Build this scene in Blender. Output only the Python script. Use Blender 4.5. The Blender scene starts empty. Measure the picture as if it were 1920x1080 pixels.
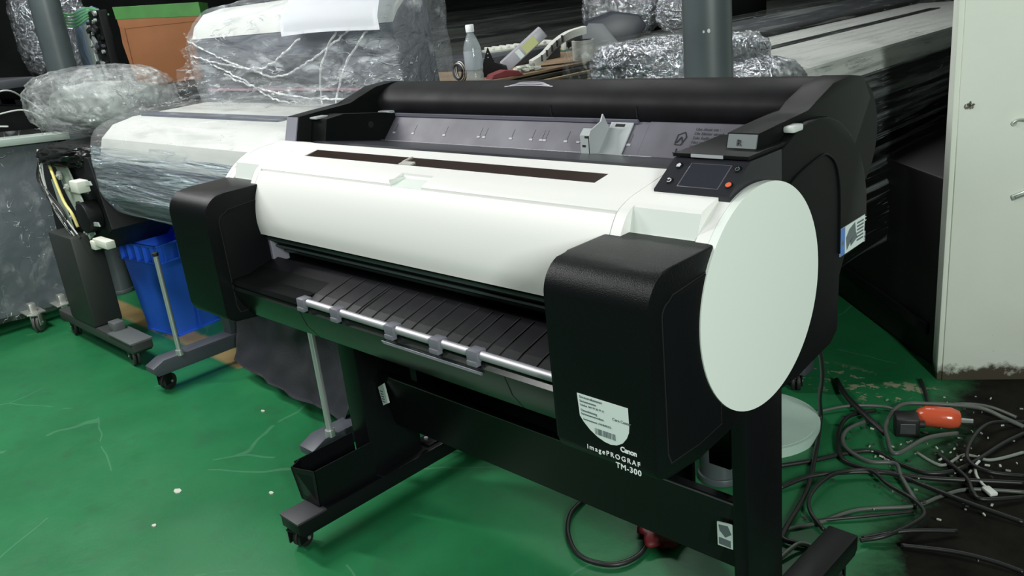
import bpy, bmesh, math, random
from mathutils import Vector, Matrix, noise
random.seed(7)
S = bpy.context.scene
COL = S.collection

# ------------------------------------------------------------------ camera
cam_d = bpy.data.cameras.new('camera'); cam = bpy.data.objects.new('camera', cam_d); COL.objects.link(cam)
cam_d.sensor_width = 36; cam_d.lens = 1611.95 * 36 / 1920; cam_d.clip_start = .05; cam_d.clip_end = 60
cam.matrix_world = Matrix(((0.71386408, -0.1560623, 0.68267315, 1.21678557),
                           (0.69245885, 0.30264033, -0.65491188, -1.26854458),
                           (-0.10439737, 0.94024113, 0.32411078, 1.23968301),
                           (0, 0, 0, 1)))
S.camera = cam
# ------------------------------------------------------------------ world, lights, exposure
w = bpy.data.worlds.new('world'); S.world = w; w.use_nodes = True
w.node_tree.nodes['Background'].inputs[0].default_value = (.62, .75, .72, 1)
w.node_tree.nodes['Background'].inputs[1].default_value = .045
vs = S.view_settings
vs.view_transform = 'Standard'; vs.look = 'None'; vs.exposure = 0.0; vs.gamma = 1.0; vs.use_curve_mapping = False

def area(name, loc, target, sx, sy, power, col=(.99, 1, .975)):
    d = bpy.data.lights.new(name, 'AREA'); d.shape = 'RECTANGLE'; d.size = sx; d.size_y = sy; d.energy = power; d.color = col
    o = bpy.data.objects.new(name, d); COL.objects.link(o); o.location = loc
    o.rotation_euler = (Vector(target) - Vector(loc)).to_track_quat('-Z', 'Y').to_euler()
    return o
area('fluorescent_or_fill', (-2.3, -.9, 2.6), (-1.2, -.6, 0), .16, 1.2, 68)
area('fluorescent_or_fill', (-3.4, .2, 2.9), (-3.2, .2, 0), 1.3, .12, 26)
area('fluorescent_or_fill', (-1.9, 1.2, 3.0), (-1.9, 1.1, 0), 1.3, .10, 9)
area('fluorescent_or_fill', (-1.0, -2.0, 2.75), (-.1, -.5, .8), 1.3, .18, 42)
area('fluorescent_or_fill', (3.3, -1.9, 2.1), (.5, .3, 1.1), .22, 1.0, 118, (.94, 1, .94))  # added fill from the right, brightens end disc and wall; no known lamp there
area('fluorescent_or_fill', (-.9, 1.9, 2.9), (-.7, 1.7, 0), 1.3, .12, 30)

# ------------------------------------------------------------------ materials
MATS = {}
def rgb(c): return (c[0], c[1], c[2], 1)
def mat(name, col, rough=.5, metal=0, spec=.5, bump=0, bscale=200, var=0, vscale=8, col2=None, stretch=None, detail=4, alpha=1, trans=0):
    if name in MATS: return MATS[name]
    m = bpy.data.materials.new(name); m.use_nodes = True; nt = m.node_tree; N = nt.nodes; L = nt.links
    b = N['Principled BSDF']
    b.inputs['Base Color'].default_value = rgb(col); b.inputs['Roughness'].default_value = rough
    b.inputs['Metallic'].default_value = metal; b.inputs['Specular IOR Level'].default_value = spec
    b.inputs['Alpha'].default_value = alpha; b.inputs['Transmission Weight'].default_value = trans
    tc = N.new('ShaderNodeTexCoord'); mp = N.new('ShaderNodeMapping'); L.new(tc.outputs['Object'], mp.inputs[0])
    if stretch: mp.inputs['Scale'].default_value = stretch
    if var:
        n = N.new('ShaderNodeTexNoise'); n.inputs['Scale'].default_value = vscale; n.inputs['Detail'].default_value = detail
        L.new(mp.outputs[0], n.inputs['Vector'])
        r = N.new('ShaderNodeValToRGB'); c2 = col2 or tuple(x * (1 - var) for x in col)
        r.color_ramp.elements[0].position = .35; r.color_ramp.elements[1].position = .65
        r.color_ramp.elements[0].color = rgb(c2); r.color_ramp.elements[1].color = rgb(col)
        L.new(n.outputs['Fac'], r.inputs[0]); L.new(r.outputs[0], b.inputs['Base Color'])
        rr = N.new('ShaderNodeMapRange'); rr.inputs['To Min'].default_value = rough * 1.15; rr.inputs['To Max'].default_value = rough * .85
        L.new(n.outputs['Fac'], rr.inputs[0]); L.new(rr.outputs[0], b.inputs['Roughness'])
    if bump:
        n2 = N.new('ShaderNodeTexNoise'); n2.inputs['Scale'].default_value = bscale; n2.inputs['Detail'].default_value = 3
        L.new(mp.outputs[0], n2.inputs['Vector'])
        bp = N.new('ShaderNodeBump'); bp.inputs['Strength'].default_value = bump; bp.inputs['Distance'].default_value = .002
        L.new(n2.outputs['Fac'], bp.inputs['Height']); L.new(bp.outputs[0], b.inputs['Normal'])
    MATS[name] = m
    return m

def film(name, col=(.82, .87, .88), stretch=(3, 20, 20), scale=2.0, lo=.18, hi=.75, thr=(.45, .62), rough=.12, bump=1.0, rot=(0, 0, 0), bdist=.02, crease=.012, cscale=1.6, camt=.9, metal=0):
    """clear stretch wrap: partly see-through, glossy, with whitish strained streaks"""
    m = bpy.data.materials.new(name); m.use_nodes = True; nt = m.node_tree; N = nt.nodes; L = nt.links
    b = N['Principled BSDF']; b.inputs['Base Color'].default_value = rgb(col); b.inputs['Roughness'].default_value = rough
    b.inputs['Specular IOR Level'].default_value = .9; b.inputs['Metallic'].default_value = metal
    tc = N.new('ShaderNodeTexCoord'); mp = N.new('ShaderNodeMapping'); L.new(tc.outputs['Object'], mp.inputs[0])
    mp.inputs['Scale'].default_value = stretch; mp.inputs['Rotation'].default_value = rot
    wn = N.new('ShaderNodeTexNoise'); wn.inputs['Scale'].default_value = scale; wn.inputs['Detail'].default_value = 6; wn.inputs['Distortion'].default_value = .6
    L.new(mp.outputs[0], wn.inputs['Vector'])
    mr = N.new('ShaderNodeMapRange'); mr.inputs['From Min'].default_value = thr[0]; mr.inputs['From Max'].default_value = thr[1]
    mr.inputs['To Min'].default_value = lo; mr.inputs['To Max'].default_value = hi
    L.new(wn.outputs['Fac'], mr.inputs[0])
    # sharp creases: thin lines where a stretched noise passes its mid value, broken up by a second noise
    cn = N.new('ShaderNodeTexNoise'); cn.inputs['Scale'].default_value = scale * cscale; cn.inputs['Detail'].default_value = 2.5; cn.inputs['Distortion'].default_value = .3
    L.new(mp.outputs[0], cn.inputs['Vector'])
    c1 = N.new('ShaderNodeMath'); c1.operation = 'SUBTRACT'; L.new(cn.outputs['Fac'], c1.inputs[0]); c1.inputs[1].default_value = .5
    c2 = N.new('ShaderNodeMath'); c2.operation = 'ABSOLUTE'; L.new(c1.outputs[0], c2.inputs[0])
    c3 = N.new('ShaderNodeMapRange'); c3.inputs['From Min'].default_value = crease; c3.inputs['From Max'].default_value = 0; L.new(c2.outputs[0], c3.inputs[0])
    bn = N.new('ShaderNodeTexNoise'); bn.inputs['Scale'].default_value = 9; bn.inputs['Detail'].default_value = 3; L.new(tc.outputs['Object'], bn.inputs['Vector'])
    b3 = N.new('ShaderNodeMapRange'); b3.inputs['From Min'].default_value = .50; b3.inputs['From Max'].default_value = .60; b3.inputs['To Max'].default_value = camt; L.new(bn.outputs['Fac'], b3.inputs[0])
    cr = N.new('ShaderNodeMath'); cr.operation = 'MULTIPLY'; L.new(c3.outputs[0], cr.inputs[0]); L.new(b3.outputs[0], cr.inputs[1])
    mxa = N.new('ShaderNodeMath'); mxa.operation = 'MAXIMUM'; L.new(mr.outputs[0], mxa.inputs[0]); L.new(cr.outputs[0], mxa.inputs[1])
    n2 = N.new('ShaderNodeTexNoise'); n2.inputs['Scale'].default_value = scale * 1.7; n2.inputs['Detail'].default_value = 8
    n2.inputs['Distortion'].default_value = 1.0
    L.new(mp.outputs[0], n2.inputs['Vector'])
    bp = N.new('ShaderNodeBump'); bp.inputs['Strength'].default_value = bump; bp.inputs['Distance'].default_value = bdist
    ha = N.new('ShaderNodeMath'); ha.operation = 'MULTIPLY_ADD'; L.new(cr.outputs[0], ha.inputs[0]); ha.inputs[1].default_value = .35; L.new(n2.outputs['Fac'], ha.inputs[2])
    L.new(ha.outputs[0], bp.inputs['Height']); L.new(bp.outputs[0], b.inputs['Normal'])
    tr = N.new('ShaderNodeBsdfTransparent'); mx = N.new('ShaderNodeMixShader')
    L.new(mxa.outputs[0], mx.inputs[0]); L.new(tr.outputs[0], mx.inputs[1]); L.new(b.outputs[0], mx.inputs[2])
    L.new(mx.outputs[0], N['Material Output'].inputs['Surface'])
    return m

WHITE = mat('white_plastic', (.725, .73, .71), .42, bump=.08, bscale=900)
DISCW = mat('pale_plastic', (.70, .755, .715), .5, bump=.05, bscale=900)
POCKET = mat('pocket_plastic', (.62, .67, .63), .5)
BLACK = mat('black_plastic', (.0042, .0052, .0055), .45, spec=.12, bump=.12, bscale=1100)
TANK = mat('tank_plastic', (.0042, .0052, .0056), .36, spec=.13, bump=.25, bscale=700)
DOORP = mat('door_plastic', (.004, .0048, .0055), .5, spec=.08, bump=.1, bscale=900)
GROOVE = mat('groove_black', (.002, .002, .002), .8)
STEEL_B = mat('black_steel', (.0045, .005, .006), .38, spec=.25)
GREY_P = mat('grey_plastic', (.20, .20, .24), .42)
GUIDE = mat('guide_grey', (.115, .112, .14), .5, spec=.3, var=.25, vscale=12)
GUIDE2 = mat('light_grey_plastic', (.33, .355, .37), .45)
LEVER = mat('lever_grey', (.12, .14, .145), .4)
HOOD = mat('smoked_plastic', (.009, .0088, .0105), .55, spec=.12, var=.4, vscale=14)
CHROME = mat('aluminium', (.40, .40, .43), .5, metal=.7)
CLIP = mat('clip_grey', (.14, .14, .17), .4)
TRAYM = mat('tray_plastic', (.0085, .0085, .011), .45, spec=.22, var=.5, vscale=6)
SCREEN = mat('screen_glass', (.03, .031, .042), .12)
PANEL = mat('panel_plastic', (.016, .017, .022), .3)
ICON = mat('icon_print', (.55, .57, .6), .5)
REDB = mat('stop_button_orange', (.65, .12, .05), .4)
BROWN = mat('window_smoked', (.035, .024, .020), .15)
RAILB = mat('rail_dark', (.06, .045, .04), .35, var=.5, vscale=20)
CARR = mat('carriage_grey', (.4, .39, .36), .5)
PAPER = mat('sticker_paper', (.62, .7, .68), .5)
PRINTG = mat('print_grey', (.12, .15, .16), .6)
LETTER = mat('lettering_white', (.75, .8, .8), .5)
INKD = mat('ink_dark', (.02, .02, .03), .6)
RUBBER = mat('rubber_black', (.012, .012, .012), .6)
SEAM = mat('seam_grey', (.25, .26, .25), .7)

# ------------------------------------------------------------------ mesh helpers
def fin(name, bm, m, parent=None, smooth=False, loc=None):
    me = bpy.data.meshes.new(name); bmesh.ops.recalc_face_normals(bm, faces=bm.faces); bm.to_mesh(me); bm.free()
    if smooth:
        for p in me.polygons: p.use_smooth = True
        if smooth != 'all':
            try: me.set_sharp_from_angle(angle=math.radians(smooth if smooth > 1 else 38))
            except Exception: pass
    for q in (m if isinstance(m, (list, tuple)) else [m]): me.materials.append(q)
    o = bpy.data.objects.new(name, me); COL.objects.link(o)
    if parent: o.parent = parent
    if loc: o.location = loc
    return o
def tag(o, label, cat, group=None, kind=None):
    if label: o['label'] = label
    if cat: o['category'] = cat
    if group: o['group'] = group
    if kind: o['kind'] = kind
    return o
def root(name, loc, label, cat, group=None, rz=0):
    o = bpy.data.objects.new(name, None); COL.objects.link(o); o.location = loc; o.rotation_euler = (0, 0, rz)
    o.empty_display_size = .1
    return tag(o, label, cat, group)
def box(bm, x0, x1, y0, y1, z0, z1, bev=0, mi=0, M=None, seg=2):
    r = bmesh.ops.create_cube(bm, size=1)
    vs_ = r['verts']
    for v in vs_: v.co = Vector((x0 + (v.co.x + .5) * (x1 - x0), y0 + (v.co.y + .5) * (y1 - y0), z0 + (v.co.z + .5) * (z1 - z0)))
    fs = set(f for v in vs_ for f in v.link_faces)
    if bev:
        es = list(set(e for v in vs_ for e in v.link_edges))
        rb = bmesh.ops.bevel(bm, geom=es, offset=bev, segments=seg, affect='EDGES', profile=.5)
        fs = set(rb['faces']) | set(f for f in fs if f.is_valid)
        vs_ = list(set(v for f in fs for v in f.verts))
    for f in fs:
        if f.is_valid: f.material_index = mi
    if M is not None: bmesh.ops.transform(bm, matrix=M, verts=[v for v in vs_ if v.is_valid])
def prism(bm, prof, a0, a1, axis='x', bev=0, mi=0, seg=2):
    """extrude a closed profile; axis x: profile (y,z); axis y: (x,z); axis z: (x,y)"""
    def mk(p, a):
        return {'x': (a, p[0], p[1]), 'y': (p[0], a, p[1]), 'z': (p[0], p[1], a)}[axis]
    A = [bm.verts.new(mk(p, a0)) for p in prof]; B = [bm.verts.new(mk(p, a1)) for p in prof]
    n = len(prof); fs = []
    fa = bm.faces.new(A); fb = bm.faces.new(B[::-1]); fs += [fa, fb]
    for i in range(n): fs.append(bm.faces.new((A[i], B[i], B[(i + 1) % n], A[(i + 1) % n])))
    for f in fs: f.material_index = mi
    if bev:
        es = list(fa.edges) + list(fb.edges)
        bmesh.ops.bevel(bm, geom=es, offset=bev, segments=seg, affect='EDGES', profile=.5)
def tube(bm, pts, r, n=8, mi=0, caps=True, smooth_n=0):
    pts = [Vector(p) for p in pts]
    if smooth_n: pts = spline(pts, smooth_n)
    rs = r if isinstance(r, (list, tuple)) else [r] * len(pts)
    if len(rs) != len(pts): rs = [rs[0]] * len(pts)
    up = Vector((0, 0, 1)); rings = []; t_prev = None; nrm = None
    for i, p in enumerate(pts):
        t = (pts[min(i + 1, len(pts) - 1)] - pts[max(i - 1, 0)]).normalized()
        if nrm is None:
            nrm = t.cross(up) if abs(t.dot(up)) < .95 else t.cross(Vector((1, 0, 0)))
        nrm = (nrm - t * nrm.dot(t)).normalized(); bn = t.cross(nrm)
        rings.append([bm.verts.new(p + (nrm * math.cos(2 * math.pi * k / n) + bn * math.sin(2 * math.pi * k / n)) * rs[i]) for k in range(n)])
    for i in range(len(rings) - 1):
        for k in range(n):
            f = bm.faces.new((rings[i][k], rings[i][(k + 1) % n], rings[i + 1][(k + 1) % n], rings[i + 1][k])); f.material_index = mi
    if caps:
        f = bm.faces.new(rings[0][::-1]); f.material_index = mi
        f = bm.faces.new(rings[-1]); f.material_index = mi
def spline(P, k=8):
    out = []; n = len(P)
    for i in range(n - 1):
        p0 = P[max(i - 1, 0)]; p1 = P[i]; p2 = P[i + 1]; p3 = P[min(i + 2, n - 1)]
        for j in range(k):
            t = j / k
            out.append(.5 * ((2 * p1) + (-p0 + p2) * t + (2 * p0 - 5 * p1 + 4 * p2 - p3) * t * t + (-p0 + 3 * p1 - 3 * p2 + p3) * t ** 3))
    out.append(P[-1].copy()); return out
def cyl(bm, c, r, h, axis='z', n=32, bev=0, mi=0, r2=None, M=None):
    ax = {'x': Vector((1, 0, 0)), 'y': Vector((0, 1, 0)), 'z': Vector((0, 0, 1))}[axis]
    u = Vector((0, 1, 0)) if axis == 'x' else Vector((1, 0, 0)); v = ax.cross(u); c = Vector(c)
    r2 = r if r2 is None else r2
    A = [bm.verts.new(c - ax * h / 2 + (u * math.cos(2 * math.pi * k / n) + v * math.sin(2 * math.pi * k / n)) * r) for k in range(n)]
    B = [bm.verts.new(c + ax * h / 2 + (u * math.cos(2 * math.pi * k / n) + v * math.sin(2 * math.pi * k / n)) * r2) for k in range(n)]
    fa = bm.faces.new(A[::-1]); fb = bm.faces.new(B); fs = [fa, fb]
    for k in range(n): fs.append(bm.faces.new((A[k], A[(k + 1) % n], B[(k + 1) % n], B[k])))
    for f in fs: f.material_index = mi
    if M is not None: bmesh.ops.transform(bm, matrix=M, verts=A + B)
    if bev: bmesh.ops.bevel(bm, geom=list(fa.edges) + list(fb.edges), offset=bev, segments=3, affect='EDGES', profile=.5)
def lathe(bm, prof, c=(0, 0, 0), n=32, mi=0):
    rings = []
    for r, z in prof: rings.append([bm.verts.new((c[0] + r * math.cos(2 * math.pi * k / n), c[1] + r * math.sin(2 * math.pi * k / n), c[2] + z)) for k in range(n)])
    for i in range(len(rings) - 1):
        for k in range(n):
            f = bm.faces.new((rings[i][k], rings[i][(k + 1) % n], rings[i + 1][(k + 1) % n], rings[i + 1][k])); f.material_index = mi
    bm.faces.new(rings[0][::-1]).material_index = mi; bm.faces.new(rings[-1]).material_index = mi
def grid(bm, fn, nu, nv, closed_v=False, mi=0):
    V = [[bm.verts.new(fn(i / (nu - 1), j / (nv if closed_v else nv - 1))) for j in range(nv)] for i in range(nu)]
    for i in range(nu - 1):
        for j in range(nv if closed_v else nv - 1):
            k = (j + 1) % nv
            bm.faces.new((V[i][j], V[i + 1][j], V[i + 1][k], V[i][k])).material_index = mi
    return V
def arc(cy, cz, r, a0, a1, n):
    return [(cy + r * math.cos(math.radians(a0 + (a1 - a0) * i / n)), cz + r * math.sin(math.radians(a0 + (a1 - a0) * i / n))) for i in range(n + 1)]
def text_mesh(bm, txt, size, M, ext=.0004, align='LEFT', space=1.0, mi=0, sx=1, bold=0):
    cu = bpy.data.curves.new('t', 'FONT'); cu.body = txt; cu.size = size; cu.extrude = ext; cu.align_x = align; cu.space_character = space; cu.offset = bold
    o = bpy.data.objects.new('t', cu); COL.objects.link(o)
    bpy.context.view_layer.update()
    me = bpy.data.meshes.new_from_object(o.evaluated_get(bpy.context.evaluated_depsgraph_get()))
    me.transform(M @ Matrix.Diagonal((sx, 1, 1, 1)))
    n0 = len(bm.faces); bm.from_mesh(me); bm.faces.ensure_lookup_table()
    for f in bm.faces[n0:]: f.material_index = mi
    bpy.data.objects.remove(o); bpy.data.curves.remove(cu); bpy.data.meshes.remove(me)
def nz(p, s=1.0): return noise.noise(Vector(p) * s)
def frame(origin, xd, yd):
    x = Vector(xd).normalized(); z = x.cross(Vector(yd)).normalized(); y = z.cross(x)
    return Matrix(((x.x, y.x, z.x, origin[0]), (x.y, y.y, z.y, origin[1]), (x.z, y.z, z.z, origin[2]), (0, 0, 0, 1)))
FRONT = lambda x, y, z: frame((x, y, z), (1, 0, 0), (0, 0, 1))       # faces -Y
SIDE = lambda x, y, z: frame((x, y, z), (0, 1, 0), (0, 0, 1))        # faces +X

# ------------------------------------------------------------------ setting
def floor_material():
    m = bpy.data.materials.new('green_epoxy_floor'); m.use_nodes = True; nt = m.node_tree; N = nt.nodes; L = nt.links
    b = N['Principled BSDF']; b.inputs['Specular IOR Level'].default_value = .4
    tc = N.new('ShaderNodeTexCoord'); P = tc.outputs['Object']
    def no(sc, det=5, rough=.6, vec=None, dist=0):
        n = N.new('ShaderNodeTexNoise'); n.inputs['Scale'].default_value = sc; n.inputs['Detail'].default_value = det
        n.inputs['Roughness'].default_value = rough; n.inputs['Distortion'].default_value = dist
        L.new(vec or P, n.inputs['Vector']); return n.outputs['Fac']
    def ramp(f, p0, c0, p1, c1):
        r = N.new('ShaderNodeValToRGB'); r.color_ramp.elements[0].position = p0; r.color_ramp.elements[1].position = p1
        r.color_ramp.elements[0].color = rgb(c0); r.color_ramp.elements[1].color = rgb(c1); L.new(f, r.inputs[0]); return r.outputs[0]
    def mixc(f, a, c):
        x = N.new('ShaderNodeMix'); x.data_type = 'RGBA'
        if hasattr(f, 'default_value'): L.new(f, x.inputs[0])
        else: x.inputs[0].default_value = f
        L.new(a, x.inputs[6])
        if isinstance(c, tuple): x.inputs[7].default_value = rgb(c)
        else: L.new(c, x.inputs[7])
        return x.outputs[2]
    def math_(op, a, c=0.):
        x = N.new('ShaderNodeMath'); x.operation = op; x.use_clamp = True
        for i, q in enumerate((a, c)):
            if isinstance(q, (float, int)): x.inputs[i].default_value = q
            else: L.new(q, x.inputs[i])
        return x.outputs[0]
    base = ramp(no(1.6), .3, (.011, .125, .043), .7, (.022, .185, .068))
    # scuffs and scratches
    mp = N.new('ShaderNodeMapping'); mp.inputs['Scale'].default_value = (1, 9, 1); mp.inputs['Rotation'].default_value = (0, 0, .5); L.new(P, mp.inputs[0])
    sc = ramp(no(7, 8, .8, mp.outputs[0]), .66, (0, 0, 0), .72, (.35, .35, .35))
    col = mixc(sc, base, (.10, .33, .19))
    wv = N.new('ShaderNodeTexVoronoi'); wv.feature = 'DISTANCE_TO_EDGE'; wv.inputs['Scale'].default_value = 1.3
    dn = N.new('ShaderNodeTexNoise'); dn.inputs['Scale'].default_value = 3; L.new(P, dn.inputs['Vector'])
    sc_ = N.new('ShaderNodeVectorMath'); sc_.operation = 'SCALE'; sc_.inputs['Scale'].default_value = .12; L.new(dn.outputs['Color'], sc_.inputs[0]); va = N.new('ShaderNodeVectorMath'); va.operation = 'ADD'; L.new(P, va.inputs[0]); L.new(sc_.outputs[0], va.inputs[1])
    L.new(va.outputs[0], wv.inputs['Vector'])
    scr = math_('MULTIPLY', math_('LESS_THAN', wv.outputs['Distance'], .0035), math_('GREATER_THAN', no(2.2), .52))
    col = mixc(math_('MULTIPLY', scr, .16), col, (.2, .4, .28))
    dirt = ramp(no(9, 8, .75), .52, (0, 0, 0), .75, (.5, .5, .5))
    col = mixc(dirt, col, (.03, .07, .04))
    # grimy bare area at the right, by the wall
    sep = N.new('ShaderNodeSeparateXYZ'); L.new(P, sep.inputs[0])
    e = N.new('ShaderNodeMath'); e.operation = 'MULTIPLY_ADD'; L.new(no(3.5, 7, .7), e.inputs[0]); e.inputs[1].default_value = .35; L.new(sep.outputs[0], e.inputs[2])
    e2 = N.new('ShaderNodeMath'); e2.operation = 'MULTIPLY_ADD'; L.new(sep.outputs[1], e2.inputs[0]); e2.inputs[1].default_value = .16; L.new(e.outputs[0], e2.inputs[2])
    g = N.new('ShaderNodeMapRange'); L.new(e2.outputs[0], g.inputs[0]); g.inputs['From Min'].default_value = .78; g.inputs['From Max'].default_value = .90
    yy = N.new('ShaderNodeMapRange'); L.new(sep.outputs[1], yy.inputs[0]); yy.inputs['From Min'].default_value = .1; yy.inputs['From Max'].default_value = .3
    grime = ramp(no(6, 8, .7), .3, (.005, .005, .004), .75, (.020, .020, .016))
    col = mixc(math_('MULTIPLY', g.outputs[0], yy.outputs[0]), col, grime)
    # yellowish worn marking strip far left
    def band(axis, a, c_, s=.02):
        r1 = N.new('ShaderNodeMapRange'); L.new(sep.outputs[axis], r1.inputs[0]); r1.inputs['From Min'].default_value = a; r1.inputs['From Max'].default_value = a + s
        r2 = N.new('ShaderNodeMapRange'); L.new(sep.outputs[axis], r2.inputs[0]); r2.inputs['From Min'].default_value = c_; r2.inputs['From Max'].default_value = c_ - s
        return math_('MULTIPLY', r1.outputs[0], r2.outputs[0])
    tape = math_('MULTIPLY', math_('MULTIPLY', band(0, -3.3, -1.7), band(1, .05, .17)), math_('GREATER_THAN', no(8), .40))
    col = mixc(tape, col, (.30, .22, .09))
    # pale chipped line near the wall
    ch = math_('MULTIPLY', math_('MULTIPLY', band(0, .02, .46, .04), band(1, .98, 1.22, .06)), math_('GREATER_THAN', no(16, 8, .7), .56))
    col = mixc(ch, col, (.26, .27, .18))
    L.new(col, b.inputs['Base Color'])
    rr = N.new('ShaderNodeMapRange'); L.new(no(5, 6), rr.inputs[0]); rr.inputs['To Min'].default_value = .22; rr.inputs['To Max'].default_value = .5; 
    gm = math_('MULTIPLY', g.outputs[0], yy.outputs[0]); rmix = N.new('ShaderNodeMix'); L.new(gm, rmix.inputs[0]); L.new(rr.outputs[0], rmix.inputs[2]); rmix.inputs[3].default_value = .9; L.new(rmix.outputs[0], b.inputs['Roughness'])
    sm = N.new('ShaderNodeMapRange'); L.new(gm, sm.inputs[0]); sm.inputs['To Min'].default_value = .4; sm.inputs['To Max'].default_value = .05; L.new(sm.outputs[0], b.inputs['Specular IOR Level'])
    bp = N.new('ShaderNodeBump'); bp.inputs['Strength'].default_value = .15; bp.inputs['Distance'].default_value = .004; L.new(no(30, 5), bp.inputs['Height']); L.new(bp.outputs[0], b.inputs['Normal'])
    return m
bm = bmesh.new(); box(bm, -9, 3.5, -4, 8, -.06, 0)
o = fin('floor', bm, floor_material()); o['kind'] = 'structure'
DARKW = mat('far_wall_paint', (.05, .06, .055), .8, var=.4, vscale=2)
for nm, a in (('wall_back', (-9, 3.5, 8, 8.1, 0, 3.6)), ('wall_left', (-9.1, -9, -4, 8, 0, 3.6)), ('ceiling', (-9, 3.5, -4, 8, 3.6, 3.7))):
    bm = bmesh.new(); box(bm, *a); o = fin(nm, bm, DARKW); o['kind'] = 'structure'

def wall_material():
    m = bpy.data.materials.new('flaking_pale_plaster'); m.use_nodes = True; nt = m.node_tree; N = nt.nodes; L = nt.links
    b = N['Principled BSDF']; b.inputs['Roughness'].default_value = .55
    tc = N.new('ShaderNodeTexCoord'); P = tc.outputs['Object']
    n = N.new('ShaderNodeTexNoise'); n.inputs['Scale'].default_value = 2.5; n.inputs['Detail'].default_value = 6; L.new(P, n.inputs['Vector'])
    r = N.new('ShaderNodeValToRGB'); r.color_ramp.elements[0].color = (.66, .71, .62, 1); r.color_ramp.elements[1].color = (.80, .84, .77, 1); L.new(n.outputs['Fac'], r.inputs[0])
    n2 = N.new('ShaderNodeTexNoise'); n2.inputs['Scale'].default_value = 12; n2.inputs['Detail'].default_value = 8; n2.inputs['Roughness'].default_value = .7; L.new(P, n2.inputs['Vector'])
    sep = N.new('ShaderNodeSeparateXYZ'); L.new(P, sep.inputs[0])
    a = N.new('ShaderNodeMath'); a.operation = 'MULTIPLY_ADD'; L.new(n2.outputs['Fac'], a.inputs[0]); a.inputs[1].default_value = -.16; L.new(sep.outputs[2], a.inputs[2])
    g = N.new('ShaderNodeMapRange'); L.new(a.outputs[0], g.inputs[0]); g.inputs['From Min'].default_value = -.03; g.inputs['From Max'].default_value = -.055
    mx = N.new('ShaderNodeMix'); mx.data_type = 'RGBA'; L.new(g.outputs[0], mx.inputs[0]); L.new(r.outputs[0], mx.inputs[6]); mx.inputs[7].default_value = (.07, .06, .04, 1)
    n3 = N.new('ShaderNodeTexNoise'); n3.inputs['Scale'].default_value = 38; n3.inputs['Detail'].default_value = 4; L.new(P, n3.inputs['Vector'])
    g3 = N.new('ShaderNodeMapRange'); L.new(n3.outputs['Fac'], g3.inputs[0]); g3.inputs['From Min'].default_value = .76; g3.inputs['From Max'].default_value = .78
    mx2 = N.new('ShaderNodeMix'); mx2.data_type = 'RGBA'; L.new(g3.outputs[0], mx2.inputs[0]); L.new(mx.outputs[2], mx2.inputs[6]); mx2.inputs[7].default_value = (.22, .22, .17, 1)
    L.new(mx2.outputs[2], b.inputs['Base Color'])
    bp = N.new('ShaderNodeBump'); bp.inputs['Strength'].default_value = .3; bp.inputs['Distance'].default_value = .004; L.new(n2.outputs['Fac'], bp.inputs['Height']); L.new(bp.outputs[0], b.inputs['Normal'])
    return m
# white plaster wall at the right: its near corner stands at (.40,1.24)
d = Vector((.19, .125, 0)).normalized(); nrm = Vector((-d.y, d.x, 0))
M = Matrix(((d.x, nrm.x, 0, .40), (d.y, nrm.y, 0, 1.243), (0, 0, 1, 0), (0, 0, 0, 1)))
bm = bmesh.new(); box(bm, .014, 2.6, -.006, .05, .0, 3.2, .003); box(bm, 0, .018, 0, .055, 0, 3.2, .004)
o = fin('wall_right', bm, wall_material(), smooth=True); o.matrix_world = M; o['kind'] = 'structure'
MARKM = mat('wall_scuff', (.16, .16, .12), .8); METALW = mat('wall_bracket_metal', (.45, .5, .45), .4, metal=.5)
bm = bmesh.new()
for i in range(26):
    a = random.uniform(0, 6.28); r = random.uniform(0, .016)
    box(bm, -.002, .002 + random.random() * .004, -.001, .001, -.0008, .0012 + random.random() * .003, M=Matrix.Translation(((.038 + r * .8 * math.cos(a)), -.007, .82 + r * math.sin(a))) @ Matrix.Rotation(random.uniform(0, 3), 4, 'Y'))
o = fin('wall_scuff', bm, MARKM); o.matrix_world = M; tag(o, 'dark gouged scuff mark on the white wall', 'wall damage')
def on_wall(x, z, name, label, cat, f):
    bm = bmesh.new(); f(bm); o = fin(name, bm, [METALW, GROOVE], smooth=True); o.matrix_world = M @ Matrix.Translation((x, -.008, z)); tag(o, label, cat)
def hk(bm):
    tube(bm, [(-.02, 0, -.004), (-.012, -.004, .004), (.0, -.006, .006), (.02, -.004, .002)], .004, 8, smooth_n=5); cyl(bm, (-.017, -.002, -.003), .007, .003, 'y')
on_wall(.169, .768, 'wall_hook', 'small pale metal hook on the white wall near the frame edge', 'hook', hk)
def hasp(bm):
    box(bm, -.02, .06, -.003, 0, -.008, .008, .003, M=Matrix.Rotation(-.35, 4, 'Y'))
    box(bm, -.012, .05, -.0045, -.002, -.0035, .0035, .001, mi=1, M=Matrix.Rotation(-.35, 4, 'Y'))
on_wall(.180, .564, 'wall_bracket', 'slotted metal bracket strip fixed to the white wall, lower of the two fittings', 'bracket', hasp)

# ================================================================== MAIN PRINTER
PR = root('large_format_printer', (0, 0, 0), 'black and white wide roll printer on castered stand, in the foreground and not wrapped', 'printer')
CY, CZ, CR = -.230, .796, .1645
TOPP = [(-.384, .80), (-.3875, .83), (-.383, .865), (-.371, .90), (-.350, .932), (-.325, .945), (-.295, .952), (-.265, .957), (-.212, .966)]
XI, XO, XD = .485, .632, .6445
# core body with the open output slot
bm = bmesh.new()
prism(bm, [(-.20, .945), (-.02, .925), (.06, .92), (.06, .64), (-.05, .615), (-.20, .617), (-.405, .622), (-.42, .64), (-.425, .692), (-.36, .722), (-.25, .73), (-.25, .77), (-.36, .775), (-.372, .80), (-.362, .86), (-.345, .90), (-.32, .925), (-.26, .940)], -XI - .01, XI + .01)
fin('body', bm, BLACK, PR)
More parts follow.
